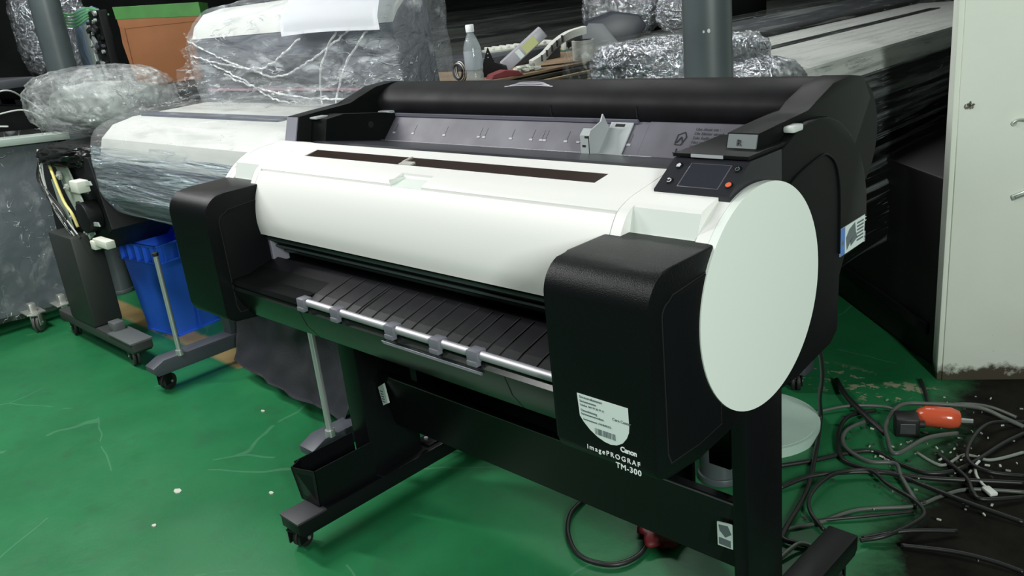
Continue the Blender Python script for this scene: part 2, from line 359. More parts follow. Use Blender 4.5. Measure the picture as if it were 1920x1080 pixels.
# guide rails visible in the slot
bm = bmesh.new()
box(bm, -XI, XI, -.372, -.352, .783, .792, .002); box(bm, -XI, XI, -.36, -.34, .765, .771, .002); tube(bm, [(-XI, -.338, .752), (XI, -.338, .752)], .004)
fin('guide_rail', bm, mat('rail_green_black', (.035, .055, .05), .25), PR)
bm = bmesh.new(); box(bm, -.478, -.464, -.37, -.33, .73, .80, .002); fin('slot_bracket', bm, GREY_P, PR)
# front cover (white curved door) and top cover
def shell(bm, pts, x0, x1, th, cx=-.2, cz=.80):
    inner = []
    for (y, z) in pts:
        v = Vector((y - cx, z - cz)); v = v * (1 - th / v.length); inner.append((cx + v.x, cz + v.y))
    prism(bm, pts + inner[::-1], x0, x1, 'x')
def dense(pts, k=6):
    return [(p.x, p.y) for p in spline([Vector((a, b, 0)) for a, b in pts], k)]
D = dense(TOPP)
split = next(i for i, p in enumerate(D) if p[1] > .9335)
bm = bmesh.new(); shell(bm, D[:split], -XI + .0015, XI - .0015, .007); fin('front_cover', bm, WHITE, PR, smooth=30)
# top cover: built from strips around the window and latch recess
bm = bmesh.new()
wx0, wx1, wy0, wy1 = -.41, .392, -.281, -.245
back = D[split:]; back[0] = (back[0][0] + .0012, back[0][1] + .0004)
def seg_profile(y0, y1):
    out = [p for p in back if y0 - 1e-6 <= p[0] <= y1 + 1e-6]
    def at(y):
        for a, b in zip(back, back[1:]):
            if a[0] <= y <= b[0]: t = (y - a[0]) / (b[0] - a[0] + 1e-9); return (y, a[1] + t * (b[1] - a[1]))
        return back[-1]
    if not out or out[0][0] > y0 + 1e-4: out = [at(y0)] + out
    if out[-1][0] < y1 - 1e-4: out = out + [at(y1)]
    return out
yb0, yb1 = back[0][0], back[-1][0]
lx0, lx1, ly1 = -.035, .055, -.312
def strip(x0, x1, y0, y1, th=.010):
    p = seg_profile(y0, y1); prism(bm, p + [(y, z - th) for y, z in p[::-1]], x0, x1, 'x')
e = XI - .0015
strip(-e, wx0, yb0, yb1); strip(wx1, e, yb0, yb1); strip(wx0, wx1, wy1, yb1)
strip(wx0, lx0, yb0, wy0); strip(lx1, wx1, yb0, wy0); strip(lx0, lx1, ly1, wy0)
fin('top_cover', bm, WHITE, PR, smooth=30)
bm = bmesh.new(); prism(bm, [(yb0 - .002, .918), (yb0 - .0005, .9315), (ly1 - .004, .9405), (ly1 + .002, .946), (ly1 + .002, .918)], lx0 - .001, lx1 + .001); prism(bm, [(lx0 - .001, yb0 + .001), (lx0 + .012, ly1 - .002), (lx0 - .001, ly1 + .001)], .925, .9425, 'z'); fin('latch_recess', bm, POCKET, PR)
bm = bmesh.new()
WZ = lambda y: .9555 + (y - wy0) * .19
prism(bm, [(wy0 - .003, WZ(wy0) - .006), (wy1 + .003, WZ(wy1) - .006), (wy1 + .003, WZ(wy1) - .0015), (wy0 - .003, WZ(wy0) - .0035)], wx0 - .004, wx1 + .004)
wn_ = fin('viewing_window', bm, BROWN, PR)
bm = bmesh.new(); prism(bm, [(wy0 + .005, WZ(wy0) - .003), (wy0 + .011, WZ(wy0) - .0015), (wy0 + .011, WZ(wy0) - .004)], wx0 + .25, wx1 - .02); fin('carriage_rail', bm, mat('rail_red_brown', (.10, .035, .025), .4), wn_)
bm = bmesh.new(); prism(bm, [(wy0 + .001, WZ(wy0) - .004), (wy0 + .001, WZ(wy0) + .0005), (wy0 + .014, WZ(wy0) + .003), (wy0 + .014, WZ(wy0) - .002)], -.085, -.050); prism(bm, [(wy0 + .012, WZ(wy0)), (wy0 + .012, WZ(wy0) + .003), (wy1, WZ(wy1)), (wy1, WZ(wy1) - .002)], -.087, -.082); fin('ink_carriage', bm, CARR, wn_)
# white side covers with the pocket above each tank
full = [(y, z) for y, z in D] + [(-.19, .962), (-.10, .90), (-.2, .80), (-.3, .70)] + [(p[0], p[1]) for p in arc(CY, CZ, .158, 232, 182, 6)]
notch = [(y, z) for y, z in D if z < .903] + [(-.364, .905), (-.345, .907), (-.334, .9395)] + [(y, z) for y, z in D if y > -.333] + [(-.19, .962), (-.10, .90), (-.2, .80), (-.3, .70)] + [(p[0], p[1]) for p in arc(CY, CZ, .158, 232, 182, 6)]
for s in (-1, 1):
    bm = bmesh.new()
    def pr(prof, a, b_): prism(bm, prof, min(s * a, s * b_), max(s * a, s * b_))
    full_f = [p for p in full]
    pr(full_f, XI, .503); pr(notch, .503, .612); pr([(q[0], q[1]) for q in arc(CY, CZ, CR - .001, 184, 74, 28)] + [(-.20, .90), (-.2, .80), (-.3, .70)] + [(p[0], p[1]) for p in arc(CY, CZ, .158, 232, 186, 6)], .612, XO)
    o = fin('side_cover', bm, WHITE, PR, smooth=30)
    bm = bmesh.new(); prism(bm, [(-.364, .9055), (-.3455, .9075), (-.3345, .9405), (-.332, .9405), (-.3435, .906), (-.364, .903)], min(s * .5032, s * .6118), max(s * .5032, s * .6118))
    fin('hand_pocket', bm, POCKET, o)
    bm = bmesh.new(); cyl(bm, (s * (XO + .0065), CY, CZ), CR, .012, 'x', 96, bev=.003); cyl(bm, (s * (XO - .004), CY, CZ), CR - .004, .014, 'x', 96)
    fin('end_disc', bm, DISCW, PR, smooth=True)

# ink tank covers
tp = [(-.30, .908), (-.445, .906)] + arc(-.452, .858, .048, 92, 180, 10)[1:] + arc(-.478, .650, .022, 180, 262, 5) + [(-.40, .618), (-.30, .628)]
def tank(s):
    x0, x1 = (.474, .641) if s > 0 else (-.641, -.474)
    bm = bmesh.new(); prism(bm, tp, x0, x1, 'x', bev=.004)
    o = fin('ink_tank_cover', bm, TANK, PR, smooth=35)
    # door panel on the side facing +X, outlined by a groove
    dp = [(-.345, .880), (-.448, .872)] + arc(-.455, .848, .018, 95, 180, 4) + [(-.474, .66), (-.468, .645), (-.40, .642), (-.345, .647)]
    bm = bmesh.new(); prism(bm, dp, x1 - .002, x1 + .0006); g = fin('door_gap', bm, GROOVE, o)
    cxy = (-.41, .76); dp2 = [(cxy[0] + (y - cxy[0]) * .965, cxy[1] + (z - cxy[1]) * .982) for y, z in dp]
    bm = bmesh.new(); prism(bm, dp2, x1 - .002, x1 + .0016, bev=.0006); fin('side_door', bm, DOORP, o, smooth=True)
    return o, x1
tL, _ = tank(-1); tR, tx1 = tank(1)
yf = -.5006
# round-bottomed service sticker
bm = bmesh.new()
lab = [(.518, .728), (.602, .728)] + [(.602, .70), (.601, .692), (.597, .683), (.590, .674), (.580, .668), (.570, .666), (.560, .667), (.548, .671), (.536, .678), (.526, .687), (.520, .695)]
lab = [(a, b) for a, b in lab]
prism(bm, lab, yf, yf + .0008, 'y'); st = fin('service_sticker', bm, PAPER, tR); st['label'] = 'pale sticker with rounded bottom and barcode'
bm = bmesh.new()
for txt, x, z, sz in (('Servicerufnummer', .522, .7225, .0052), ('Seriennummer', .522, .7165, .0048), ('Telefon  069 99 28 79 17', .522, .7110, .0040), ('Dienstleistung', .523, .7030, .0048), ('Seriennummernetikett', .523, .6980, .0042), ('Care Center', .576, .7040, .0058), ('Seriennummer: AAHN02252', .526, .6905, .0040)):
    text_mesh(bm, txt, sz, FRONT(x, yf - .0003, z), 0.0001, bold=.00004)
xx = .545
while xx < .578:
    wbar = random.choice((.0006, .0010, .0016)); box(bm, xx, xx + wbar, yf - .0003, yf, .6745, .6835); xx += wbar + random.choice((.0006, .0009, .0014))
fin('sticker_print', bm, PRINTG, st)
bm = bmesh.new()
text_mesh(bm, 'Canon', .0105, FRONT(.612, yf, .6615), .0002, 'RIGHT', .92, bold=.0003)
text_mesh(bm, 'imagePROGRAF', .0100, FRONT(.6165, yf, .6475), .0002, 'RIGHT', 1.38, bold=.00012)
text_mesh(bm, 'TM-300', .0115, FRONT(.6175, yf, .6345), .0002, 'RIGHT', 1.15, bold=.00018)
fin('lettering', bm, LETTER, tR)

# output tray with ribs, roller, fascia
bm = bmesh.new(); TX = .473
prism(bm, [(-.36, .742), (-.432, .722), (-.468, .708), (-.468, .700), (-.36, .715)], -TX, TX)
fin('output_tray', bm, TRAYM, PR)
tr_ = bpy.data.objects['output_tray']
for x in (-.178, -.135, -.089, -.057, -.049, -.009, .028, .07, .102, .142, .187, .221, .245, .284, .315, .353, .394, .435):
    bm = bmesh.new(); prism(bm, [(-.364, .7425), (-.432, .7236), (-.464, .711), (-.464, .705), (-.364, .735)], x, x + .0018); fin('tray_seam', bm, GROOVE, tr_)
bm = bmesh.new(); prism(bm, [(-.36, .7415), (-.432, .7225), (-.470, .7215), (-.474, .712), (-.466, .703), (-.40, .705)], -TX, -.212); fin('tray_end_block', bm, BLACK, tr_)
bm = bmesh.new(); tube(bm, [(-.205, -.468, .7195), (TX, -.468, .7195)], .0075, 16); ro = fin('front_roller', bm, CHROME, PR, smooth=True)
for x in (-.196, -.084, .079, .197, .287):
    bm = bmesh.new(); box(bm, x - .013, x + .013, -.479, -.457, .7095, .7285, .003); box(bm, x - .011, x + .011, -.481, -.470, .703, .7115, .001); fin('roller_clip', bm, CLIP, ro, smooth=True)
bm = bmesh.new()
prism(bm, [(-.466, .708), (-.474, .700), (-.462, .664), (-.44, .632), (-.40, .625), (-.40, .70)], -TX, TX)
fin('front_fascia', bm, mat('fascia_plastic', (.006, .010, .008), .22, spec=.25), PR, smooth=30)
bm = bmesh.new(); prism(bm, [(-.4745, .694), (-.4758, .6935), (-.4735, .688), (-.4725, .688)], .05, .30); box(bm, .055, .30, -.4752, -.472, .689, .6925); fin('fascia_ledge', bm, GREY_P, PR)
bm = bmesh.new(); prism(bm, [(-.4745, .700), (-.4625, .664), (-.4405, .632), (-.43, .64), (-.45, .69)], -.215, -.2132)
fin('fascia_joint', bm, GROOVE, PR)
bm = bmesh.new(); prism(bm, [(-.4745, .700), (-.4625, .664), (-.4405, .632), (-.43, .64), (-.45, .69)], .35, .3518)
fin('fascia_joint', bm, GROOVE, PR)

# deck strip, feed slot, guide wall, roll cover
bm = bmesh.new(); prism(bm, [(-.213, .964), (-.19, .965), (-.005, .9325), (-.005, .90), (-.213, .92)], -.50, .50); fin('deck_strip', bm, mat('deck_black', (.02, .022, .028), .3), PR)
bm = bmesh.new(); prism(bm, [(-.006, .927), (.002, .929), (.052, .984), (.062, .984), (.062, .92)], -.50, .262); gw = fin('rear_guide', bm, GUIDE, PR)
bm = bmesh.new(); box(bm, -.50, .30, -.0105, -.004, .9295, .9335, .001); fin('guide_trim', bm, mat('silver_trim', (.6, .6, .66), .3, metal=.4), gw)
gs = (.984 - .929) / .050
sl = math.atan2(.055, .050)
Mg = lambda x, t: frame((x, .002 + t * math.cos(sl), .929 + t * math.sin(sl)), (1, 0, 0), (0, math.cos(sl), math.sin(sl)))
NM = [mat('notch_dark', (.05, .05, .065), .5), mat('notch_light', (.32, .32, .36), .5)]
for x in (-.476, -.404, -.292, -.177, -.160, -.078, -.019, .009, .019, .076, .109, .232):
    bm = bmesh.new(); box(bm, -.0014, .0014, .026, .048, 0, .0006, mi=0, M=Mg(x, 0)); box(bm, -.005, .004, .022, .0265, 0, .0010, mi=1, M=Mg(x, 0)); fin('guide_notch', bm, NM, gw)
# second guide section with printed loading instructions
bm = bmesh.new(); prism(bm, [(-.008, .925), (-.0006, .9292), (.0494, .9842), (.060, .990), (.064, .92)], .262, .56); gi = fin('instruction_plate', bm, GUIDE, PR)
bm = bmesh.new()
Mi = lambda x, t: frame((x, -.0006 + t * math.cos(sl), .9292 + t * math.sin(sl)), (1, 0, 0), (0, math.cos(sl), math.sin(sl)))
for k, tx in enumerate(('Use sheet sze :', 'Die Blatter einzeln', 'Solo fogliu alla', 'Nao use Sheets', 'Use the lever', 'And')):
    text_mesh(bm, tx, .0082, Mi(.365, .0605 - k * .0088), .0004, bold=.00015)
tube(bm, [Mi(.341, t) @ Vector((0, 0, .001)) for t in (.008, .022)], .0009, 6)
prism(bm, [(0, 0), (1, 0), (.5, -1)], 0, .1) if False else None
for a, b_ in (((.408, .014), (.413, .007)), ((.418, .014), (.413, .007)), ((.405, .03), (.405, .05)), ((.405, .05), (.418, .056)), ((.418, .056), (.424, .046)), ((.424, .046), (.418, .03)), ((.418, .03), (.405, .03)), ((.408, .034), (.414, .046)), ((.414, .046), (.419, .036))):
    tube(bm, [Mi(a[0] - .072, a[1]) @ Vector((0, 0, .001)), Mi(b_[0] - .072, b_[1]) @ Vector((0, 0, .001))], .0009, 6)
fin('instruction_print', bm, INKD, gi)
# sliding paper guide
bm = bmesh.new()
Mp = Mg(.0, 0)
box(bm, .172, .226, .0, .071, .001, .004, .001, M=Mp)
box(bm, .203, .215, .0, .006, .0, .05, M=Mp) if False else None
prism(bm, [(.004, .925), (.040, .970), (.030, .988), (.022, 1.003), (.014, .990), (-.020, .978), (-.024, .97), (-.024, .925)], .170, .173, 'x')
prism(bm, [(-.024, .925), (-.024, .97), (-.012, .981), (-.009, .981), (-.009, .925)], .150, .172, 'x')
prism(bm, [(.160, .0), (.199, .0), (.199, .02)], 0, .001, 'y') if False else None
pg = fin('sliding_paper_guide', bm, GUIDE2, PR)
bm = bmesh.new(); box(bm, .186, .208, .060, .066, .002, .0046, M=Mp); fin('guide_slot', bm, GROOVE, pg)
for q in ((.162, .170, -.0246, -.0235, .965, .969), (.155, .163, -.0246, -.0235, .948, .952)):
    bm = bmesh.new(); box(bm, *q); fin('guide_slot', bm, GROOVE, pg)
# roll cover hood (smoked)
hp = dense([(.052, .984), (.044, 1.000), (.046, 1.020), (.062, 1.038), (.088, 1.050), (.120, 1.055), (.165, 1.045), (.20, 1.015), (.218, .97), (.21, .92), (.16, .88)], 5)
bm = bmesh.new(); prism(bm, hp + [(.10, .88), (.065, .92)], -.575, .60); hd = fin('roll_cover', bm, HOOD, PR, smooth=30)
bm = bmesh.new(); box(bm, -.50, .235, .046, .056, .981, .9895, .001); fin('hood_lip', bm, mat('lip_grey', (.10, .10, .13), .35), hd)
bm = bmesh.new()
for k in range(3):
    tube(bm, [(-.14 + .012 * k, .0785 + .004 * k, 1.0465 + .0018 * k), (-.10, .083 + .005 * k, 1.0485 + .0024 * k), (-.05, .083 + .005 * k, 1.0485 + .0024 * k), (.0 - .012 * k, .0785 + .004 * k, 1.0465 + .0018 * k)], .0016, 6, smooth_n=5)
fin('hood_grip', bm, GREY_P, hd)
for x in (.02, .235):
    bm = bmesh.new(); box(bm, x, x + .0012, .0425, .0452, .993, 1.015); fin('hood_joint', bm, GROOVE, hd)
# side arms
armp = [(-.205, .945), (-.182, 1.018), (-.13, 1.021), (-.07, 1.024), (-.035, 1.024), (-.012, 1.034), (.05, 1.054), (.11, 1.058), (.16, 1.05), (.19, 1.01), (.10, .90), (-.1, .90)]
for s in (-1, 1):
    bm = bmesh.new(); prism(bm, armp, min(s * .562, s * .612), max(s * .562, s * .612), bev=.002); a_ = fin('side_arm', bm, BLACK, PR, smooth=30)
    bm = bmesh.new(); prism(bm, [(-.2065, .951), (-.1845, 1.0165), (-.180, 1.0165), (-.20, .951)], s * .566 if s > 0 else -.611, s * .611 if s > 0 else -.566); fin('arm_end_face', bm, GREY_P if s < 0 else LEVER, a_)
    if s > 0:
        bm = bmesh.new(); text_mesh(bm, 'R', .013, frame((.581, -.1905, 1.0015), (1, 0, 0), (0, .0215, .0655)), .0006); fin('arm_letter', bm, INKD, a_)
# left inner wall details
bm = bmesh.new(); prism(bm, [(-.17, .935), (-.15, 1.008), (-.10, 1.012), (-.06, 1.006), (.02, .995), (.06, .985), (.06, .92)], -.560, -.500)
liw = fin('inner_side_panel', bm, BLACK, PR)
for q in ((-.558, -.53, -.158, -.125, 1.008, 1.0125), (-.545, -.50, .03, .05, .990, .996)):
    bm = bmesh.new(); box(bm, *q, .001); fin('panel_tab', bm, GUIDE2, liw)
bm = bmesh.new(); cyl(bm, (-.4995, -.03, .975), .008, .001, 'x', 20); fin('panel_hole', bm, GROOVE, liw)
bm = bmesh.new(); prism(bm, [(.0, .93), (.055, .985), (.075, 1.035), (.12, 1.053), (.12, .93)], .50, .564); prism(bm, [(.02, .985), (.05, 1.0), (.075, 1.04), (.12, 1.056), (.12, .93), (.02, .93)], .555, .60); iw = fin('inner_side_panel', bm, BLACK, PR, smooth=30)
# right-hand side housing
sidep = [(-.30, .93), (-.235, .958), (-.152, .966), (-.150, .990), (-.097, 1.008), (-.066, 1.014), (-.030, 1.0135), (.0, 1.011), (.04, .997), (.078, .972), (.11, .938), (.135, .90), (.148, .86), (.150, .82), (.142, .772), (.045, .772), (.045, .645), (.02, .628), (-.10, .615), (-.40, .62), (-.37, .70)]
for s in (1, -1):
    bm = bmesh.new(); prism(bm, sidep, min(s * .600, s * .628), max(s * .600, s * .628), bev=.003); sh = fin('side_housing', bm, BLACK, PR, smooth=25)
    if s > 0: SH = sh
    bm = bmesh.new(); prism(bm, [(.0, .60 + .02), (.06, .64), (.145, .775), (.15, .85), (.12, .92), (.06, .93)], -.60 if s < 0 else .40, -.40 if s < 0 else .60); fin('rear_housing', bm, BLACK, PR)
    # roll housing end cap
    bm = bmesh.new(); cyl(bm, (s * .598, .128, .952), .099, .022, 'x', 64, bev=.003); fin('roll_end_cap', bm, BLACK, PR, smooth=True)
# raised rib line on the side housing
bm = bmesh.new(); tube(bm, [(.629, -.16, .915), (.629, -.11, .940), (.629, -.035, .955), (.629, -.005, .953), (.629, .025, .93), (.629, .040, .88), (.629, .043, .78)], .0018, 6, smooth_n=6); fin('housing_rib', bm, BLACK, SH, smooth=True)
bm = bmesh.new(); box(bm, .612, .630, -.115, -.085, 1.006, 1.016, .003); fin('release_button', bm, mat('silver_button', (.5, .53, .52), .35), SH, smooth=True)
# recess beside lever

# electrical sticker
bm = bmesh.new(); prism(bm, [(.046, .773), (.137, .775), (.139, .822), (.046, .820)], .6275, .6292); es = fin('warning_sticker', bm, PAPER, SH); es['label'] = 'white and blue warning sticker'
bm = bmesh.new(); prism(bm, [(.046, .773), (.062, .7735), (.062, .8202), (.046, .820)], .629, .6296); fin('sticker_band', bm, mat('sticker_blue', (.09, .2, .5), .5), es)
bm = bmesh.new()
prism(bm, [(.066, .800), (.078, .812), (.100, .819), (.104, .80), (.085, .79), (.07, .778)], .6290, .6295); prism(bm, [(.085, .781), (.11, .79), (.105, .80), (.082, .79)], .6291, .6295)
for k in range(6): box(bm, .6291, .6295, .108 + .0, .134, .783 + k * .006, .786 + k * .006)
cyl(bm, (.6294, .054, .795), .004, .001, 'x', 12)
fin('sticker_print', bm, PRINTG, es)
bm = bmesh.new(); text_mesh(bm, 'C', .011, SIDE(.6285, .1385, .81), .0003); text_mesh(bm, 'TM-300', .006, frame((.6285, .1435, .773), (0, 0, 1), (0, -1, 0)), .0003); fin('lettering', bm, LETTER, SH)

# control panel: tilted towards the operator, leading up to the lever flap
PA = math.atan2(.034, .054)
PM = frame((.508, -.290, .9565), (1, 0, 0), (0, math.cos(PA), math.sin(PA)))      # panel-local x, y, z
bm = bmesh.new(); prism(bm, [(-.291, .9565), (-.236, .991), (-.15, .991), (-.15, .94), (-.291, .94)], .508, .629)
CP = fin('control_panel', bm, PANEL, PR, smooth=20)
def pbox(bm, x0, x1, y0, y1, z0, z1, bev=0): box(bm, x0, x1, y0, y1, z0, z1, bev, M=PM)
bm = bmesh.new(); pbox(bm, .033, .0985, .008, .0545, -.001, .0006, .0004); fin('screen_frame', bm, mat('frame_grey', (.09, .09, .11), .3), CP, smooth=True)
bm = bmesh.new(); pbox(bm, .035, .0965, .0095, .053, .0, .0010); fin('touch_screen', bm, SCREEN, CP)
def btn(x, y, m, icon):
    z = .0005
    bm = bmesh.new(); cyl(bm, (x, y, z), .0062, .002, 'z', 24, bev=.0006); bmesh.ops.transform(bm, matrix=PM, verts=bm.verts); b_ = fin('button', bm, BLACK, CP, smooth=True)
    bm = bmesh.new(); z += .0013; k = .75
    if icon == 'home': prism(bm, [(x + k * a, y + k * c) for a, c in ((-.004, -.004), (.004, -.004), (.004, .001), (.0055, .001), (0, .006), (-.0055, .001), (-.004, .001))], z, z + .0004, 'z')
    elif icon == 'back':
        tube(bm, [(x - .003 * k, y - .004 * k, z), (x + .003 * k, y - .004 * k, z), (x + .004 * k, y, z), (x + .002 * k, y + .003 * k, z), (x - .003 * k, y + .003 * k, z)], .0007, 6); prism(bm, [(x - .0015, y), (x - .0015, y + .0045), (x - .0045, y + .0022)], z, z + .0004, 'z')
    elif icon == 'power':
        tube(bm, [(x + .003 * math.cos(a), y + .003 * math.sin(a), z) for a in [math.radians(120 + 30 * k_) for k_ in range(11)]], .0005, 6); tube(bm, [(x, y + .001, z), (x, y + .0045, z)], .0005, 6)
    else: cyl(bm, (x, y, z), .0042, .001, 'z', 20)
    bmesh.ops.transform(bm, matrix=PM, verts=bm.verts)
    fin('button_icon', bm, m, b_)
btn(.0165, .047, ICON, 'home'); btn(.0165, .0175, ICON, 'back'); btn(.1095, .0475, PRINTG, 'power'); btn(.1105, .0175, REDB, 'stop')
# flap above the panel
bm = bmesh.new(); prism(bm, [(.508, -.239), (.628, -.239), (.626, -.10), (.502, -.10), (.509, -.17)], .9925, .998, 'z', bev=.001)
fl = fin('lever_flap', bm, BLACK, PR, smooth=True)
bm = bmesh.new(); box(bm, .538, .589, -.2405, -.238, .9930, .9975); fin('flap_edge_label', bm, GUIDE2, fl)
bm = bmesh.new(); prism(bm, [(.50, -.155), (.607, -.155), (.607, -.03), (.50, -.03)], .93, .992, 'z'); fin('flap_base', bm, GROOVE, PR)

# stand: two legs, feet, crossbar, castors
def castor(parent, x, y, z=0, r=.026, hz=.075, yaw=0., mb=STEEL_B, mw=RUBBER, name='castor'):
    bm = bmesh.new()
    Mx = Matrix.Translation((x, y, z)) @ Matrix.Rotation(yaw, 4, 'Z')
    box(bm, -.017, .017, -.022, .022, hz - .006, hz, .001, M=Mx)
    for sx in (-1, 1): box(bm, sx * .017 - .002, sx * .017 + .002, -.018, .018, r * .8, hz - .003, .001, M=Mx)
    o = fin(name, bm, mb, parent, smooth=True)
    bm = bmesh.new()
    for sx in (-1, 1): cyl(bm, (sx * .0085, .012, r), r, .012, 'x', 28, bev=.003, M=None)
    bmesh.ops.transform(bm, matrix=Mx, verts=bm.verts); fin('wheel', bm, mw, o, smooth=True)
    bm = bmesh.new(); cyl(bm, (0, .012, r), .005, .042, 'x', 10); bmesh.ops.transform(bm, matrix=Mx, verts=bm.verts); fin('axle', bm, CHROME, o, smooth=True)
    return o
for s in (-1, 1):
    cx_ = -.490 if s < 0 else .560; w2 = .040 if s < 0 else .032
    bm = bmesh.new(); lx = (-.545, -.475, -.205, -.045) if s < 0 else (.537, .566, -.152, -.030)
    box(bm, *lx, .08, .62, .003); lg = fin('leg', bm, STEEL_B, PR, smooth=True)
    bm = bmesh.new(); prism(bm, [(-.455, .072), (-.44, .060), (.23, .060), (.242, .072), (.242, .103), (-.455, .103)], cx_ - w2, cx_ + w2, bev=.003); ft = fin('foot', bm, STEEL_B, PR, smooth=True)
    bm = bmesh.new(); box(bm, cx_ - w2 - .0005, cx_ + w2 + .0005, -.457, -.372, .098, .1045, .002); fin('foot_cap', bm, mat('cap_plastic', (.035, .035, .04), .55), ft, smooth=True)
    castor(ft, cx_ - .02 if s < 0 else cx_, -.428, yaw=.3, r=.024, hz=.062); castor(ft, cx_, .205, yaw=.6, r=.024, hz=.062)
bm = bmesh.new(); box(bm, -.475, .375, -.03, -.018, .14, .63, .002); fin('rear_panel', bm, STEEL_B, PR)
bm = bmesh.new(); box(bm, .433, .479, -.06, -.03, .372, .62, .002); fin('leg_brace', bm, STEEL_B, PR)
bm = bmesh.new(); box(bm, .44, .56, -.34, -.02, .600, .618, .002); fin('mounting_rail', bm, STEEL_B, PR)
# open accessory trough on the left foot
bm = bmesh.new(); t_ = .003
x0, x1, y0, y1, z0, z1 = -.552, -.462, -.392, -.206, .103, .205
box(bm, x0 + .008, x1 - .008, y0 + .01, y1, z0, z0 + t_)
def wallq(p):
    A = [bm.verts.new(q) for q in p[0]]; B = [bm.verts.new(q) for q in p[1]]
    bm.faces.new(A); bm.faces.new(B[::-1])
    for i in range(4): bm.faces.new((A[i], B[i], B[(i + 1) % 4], A[(i + 1) % 4]))
def trap(a, b_, c_, d_, off): wallq(([a, b_, c_, d_], [tuple(Vector(q) + Vector(off)) for q in (a, b_, c_, d_)]))
trap((x1 - .006, y0 + .012, z0), (x1 - .006, y1, z0), (x1, y1, z1), (x1, y0 + .012, z1), (-t_, 0, 0))
trap((x0 + .006, y0 + .012, z0), (x0 + .006, y1, z0), (x0, y1, z1), (x0, y0 + .012, z1), (t_, 0, 0))
trap((x0 + .008, y0 + .008, z0), (x1 - .006, y0 + .012, z0), (x1, y0 + .012, z1), (x0 + .02, y0 - .01, z1), (0, t_, 0))
trap((x0 + .008, y0 + .03, z0), (x0 + .008, y0 + .008, z0), (x0 + .02, y0 - .01, z1), (x0, y0 + .03, z1), (t_, 0, 0))
fin('accessory_trough', bm, STEEL_B, PR)
bm = bmesh.new(); box(bm, -.505, -.466, -.03, .03, .103, .109, .001)
for q in ((-.5, -.01), (-.485, .01)): cyl(bm, (q[0], q[1], .111), .006, .006, 'z', 10, mi=1)
fin('foot_bracket', bm, [STEEL_B, CHROME], PR, smooth=True)
bm = bmesh.new(); prism(bm, [(-.15, .368), (-.145, .372), (-.128, .372), (-.128, .368), (-.142, .366), (-.112, .222), (-.09, .218), (-.09, .214), (-.118, .214)], -.472, .540); cb = fin('crossbar', bm, STEEL_B, PR)
bm = bmesh.new(); box(bm, -.425, .538, -.1512, -.149, .3695, .3715); fin('crossbar_edge', bm, mat('edge_highlight', (.12, .12, .13), .35, metal=.5), cb)  # lighter strip paints the highlight along the crossbar's top edge
bm = bmesh.new(); prism(bm, [(-.470, .335), (-.446, .350), (-.438, .298), (-.460, .286)], -.1555, -.1495, 'y'); s1 = fin('stand_sticker', bm, PAPER, PR)
bm = bmesh.new()
for k in range(5): box(bm, -.463 + .001 * k, -.452 + .001 * k, -.1562, -.1556, .325 - .007 * k, .328 - .007 * k)
fin('sticker_print', bm, PRINTG, s1)
bm = bmesh.new(); prism(bm, [(.503, .322), (.535, .327), (.5345, .276), (.5035, .274)], -.1485, -.146, 'y'); s2 = fin('stand_sticker', bm, PAPER, PR)
s2.rotation_euler = (0, 0, 0)
bm = bmesh.new(); prism(bm, [(.507, .318), (.525, .321), (.532, .306), (.520, .296), (.509, .306)], -.1492, -.1484, 'y'); box(bm, .507, .530, -.1492, -.1484, .278, .292); fin('sticker_print', bm, PRINTG, s2)

# ================================================================== BACKGROUND THINGS
FILM_A = film('stretch_film', col=(.80, .85, .90), stretch=(1.0, 4, 4), scale=3.6, lo=.12, hi=.45, thr=(.55, .70), crease=.016, rough=.10, bump=.9, rot=(.5, .3, .5), bdist=.03)
FILM_DECK = film('deck_film', col=(.62, .63, .64), stretch=(.8, 6, 6), scale=3.0, lo=.12, hi=.60, thr=(.55, .72), rough=.12, bump=.5, rot=(0, .1, .5), bdist=.02)
FILM_HEAVY = film('thick_stretch_film', col=(.50, .58, .66), stretch=(.7, 9, 9), scale=3.2, lo=.28, hi=.9, thr=(.50, .66), rough=.13, bump=1.0, rot=(.1, .25, .15), bdist=.05, metal=.35)
FILM_BUB = film('bubble_film', col=(.72, .76, .76), stretch=(1, 2, 1.6), scale=7, lo=.14, hi=.5, thr=(.48, .70), crease=.014, metal=.25, rough=.09, bump=1.0, bdist=.035)
FILM_FOIL = film('crinkled_film', col=(.62, .66, .70), stretch=(1, 1.8, 1.5), scale=15, lo=.55, hi=.98, thr=(.42, .55), rough=.16, bump=1.0, bdist=.05, metal=.85, crease=.02)
FILM_C = film('taut_film', col=(.45, .50, .47), stretch=(9, .6, 9), scale=3, lo=.04, hi=.34, thr=(.52, .68), rough=.2, bump=.6, bdist=.02)
FILM_SKIRT = film('strained_film', col=(.30, .34, .34), stretch=(6, .3, 20), scale=2.0, lo=.01, hi=.60, thr=(.54, .70), rough=.22, bump=1.0, rot=(-.18, 0, 0), bdist=.02)
FILM_DARK = film('dusty_dark_film', col=(.075, .085, .08), stretch=(6, .5, 8), scale=2.5, lo=.2, hi=.8, thr=(.45, .65), rough=.3, bump=.8, bdist=.03)
MWHITE = mat('machine_white', (.50, .52, .50), .45, var=.08, vscale=5)
MGREY = mat('machine_grey', (.085, .095, .115), .4, var=.2, vscale=4)
MGREY2 = mat('machine_slate', (.055, .06, .07), .45, var=.3, vscale=4)
MDARK = mat('machine_dark', (.008, .009, .010), .5, spec=.2, var=.3, vscale=5)
SLATE = mat('stand_slate', (.055, .062, .078), .5)
PIPE = mat('pipe_paint', (.075, .095, .10), .42, var=.25, vscale=6)
STEELR = mat('steel_rod', (.5, .53, .53), .35, metal=.6)
def ridge(p): return 1 - abs(noise.noise(p)) * 2
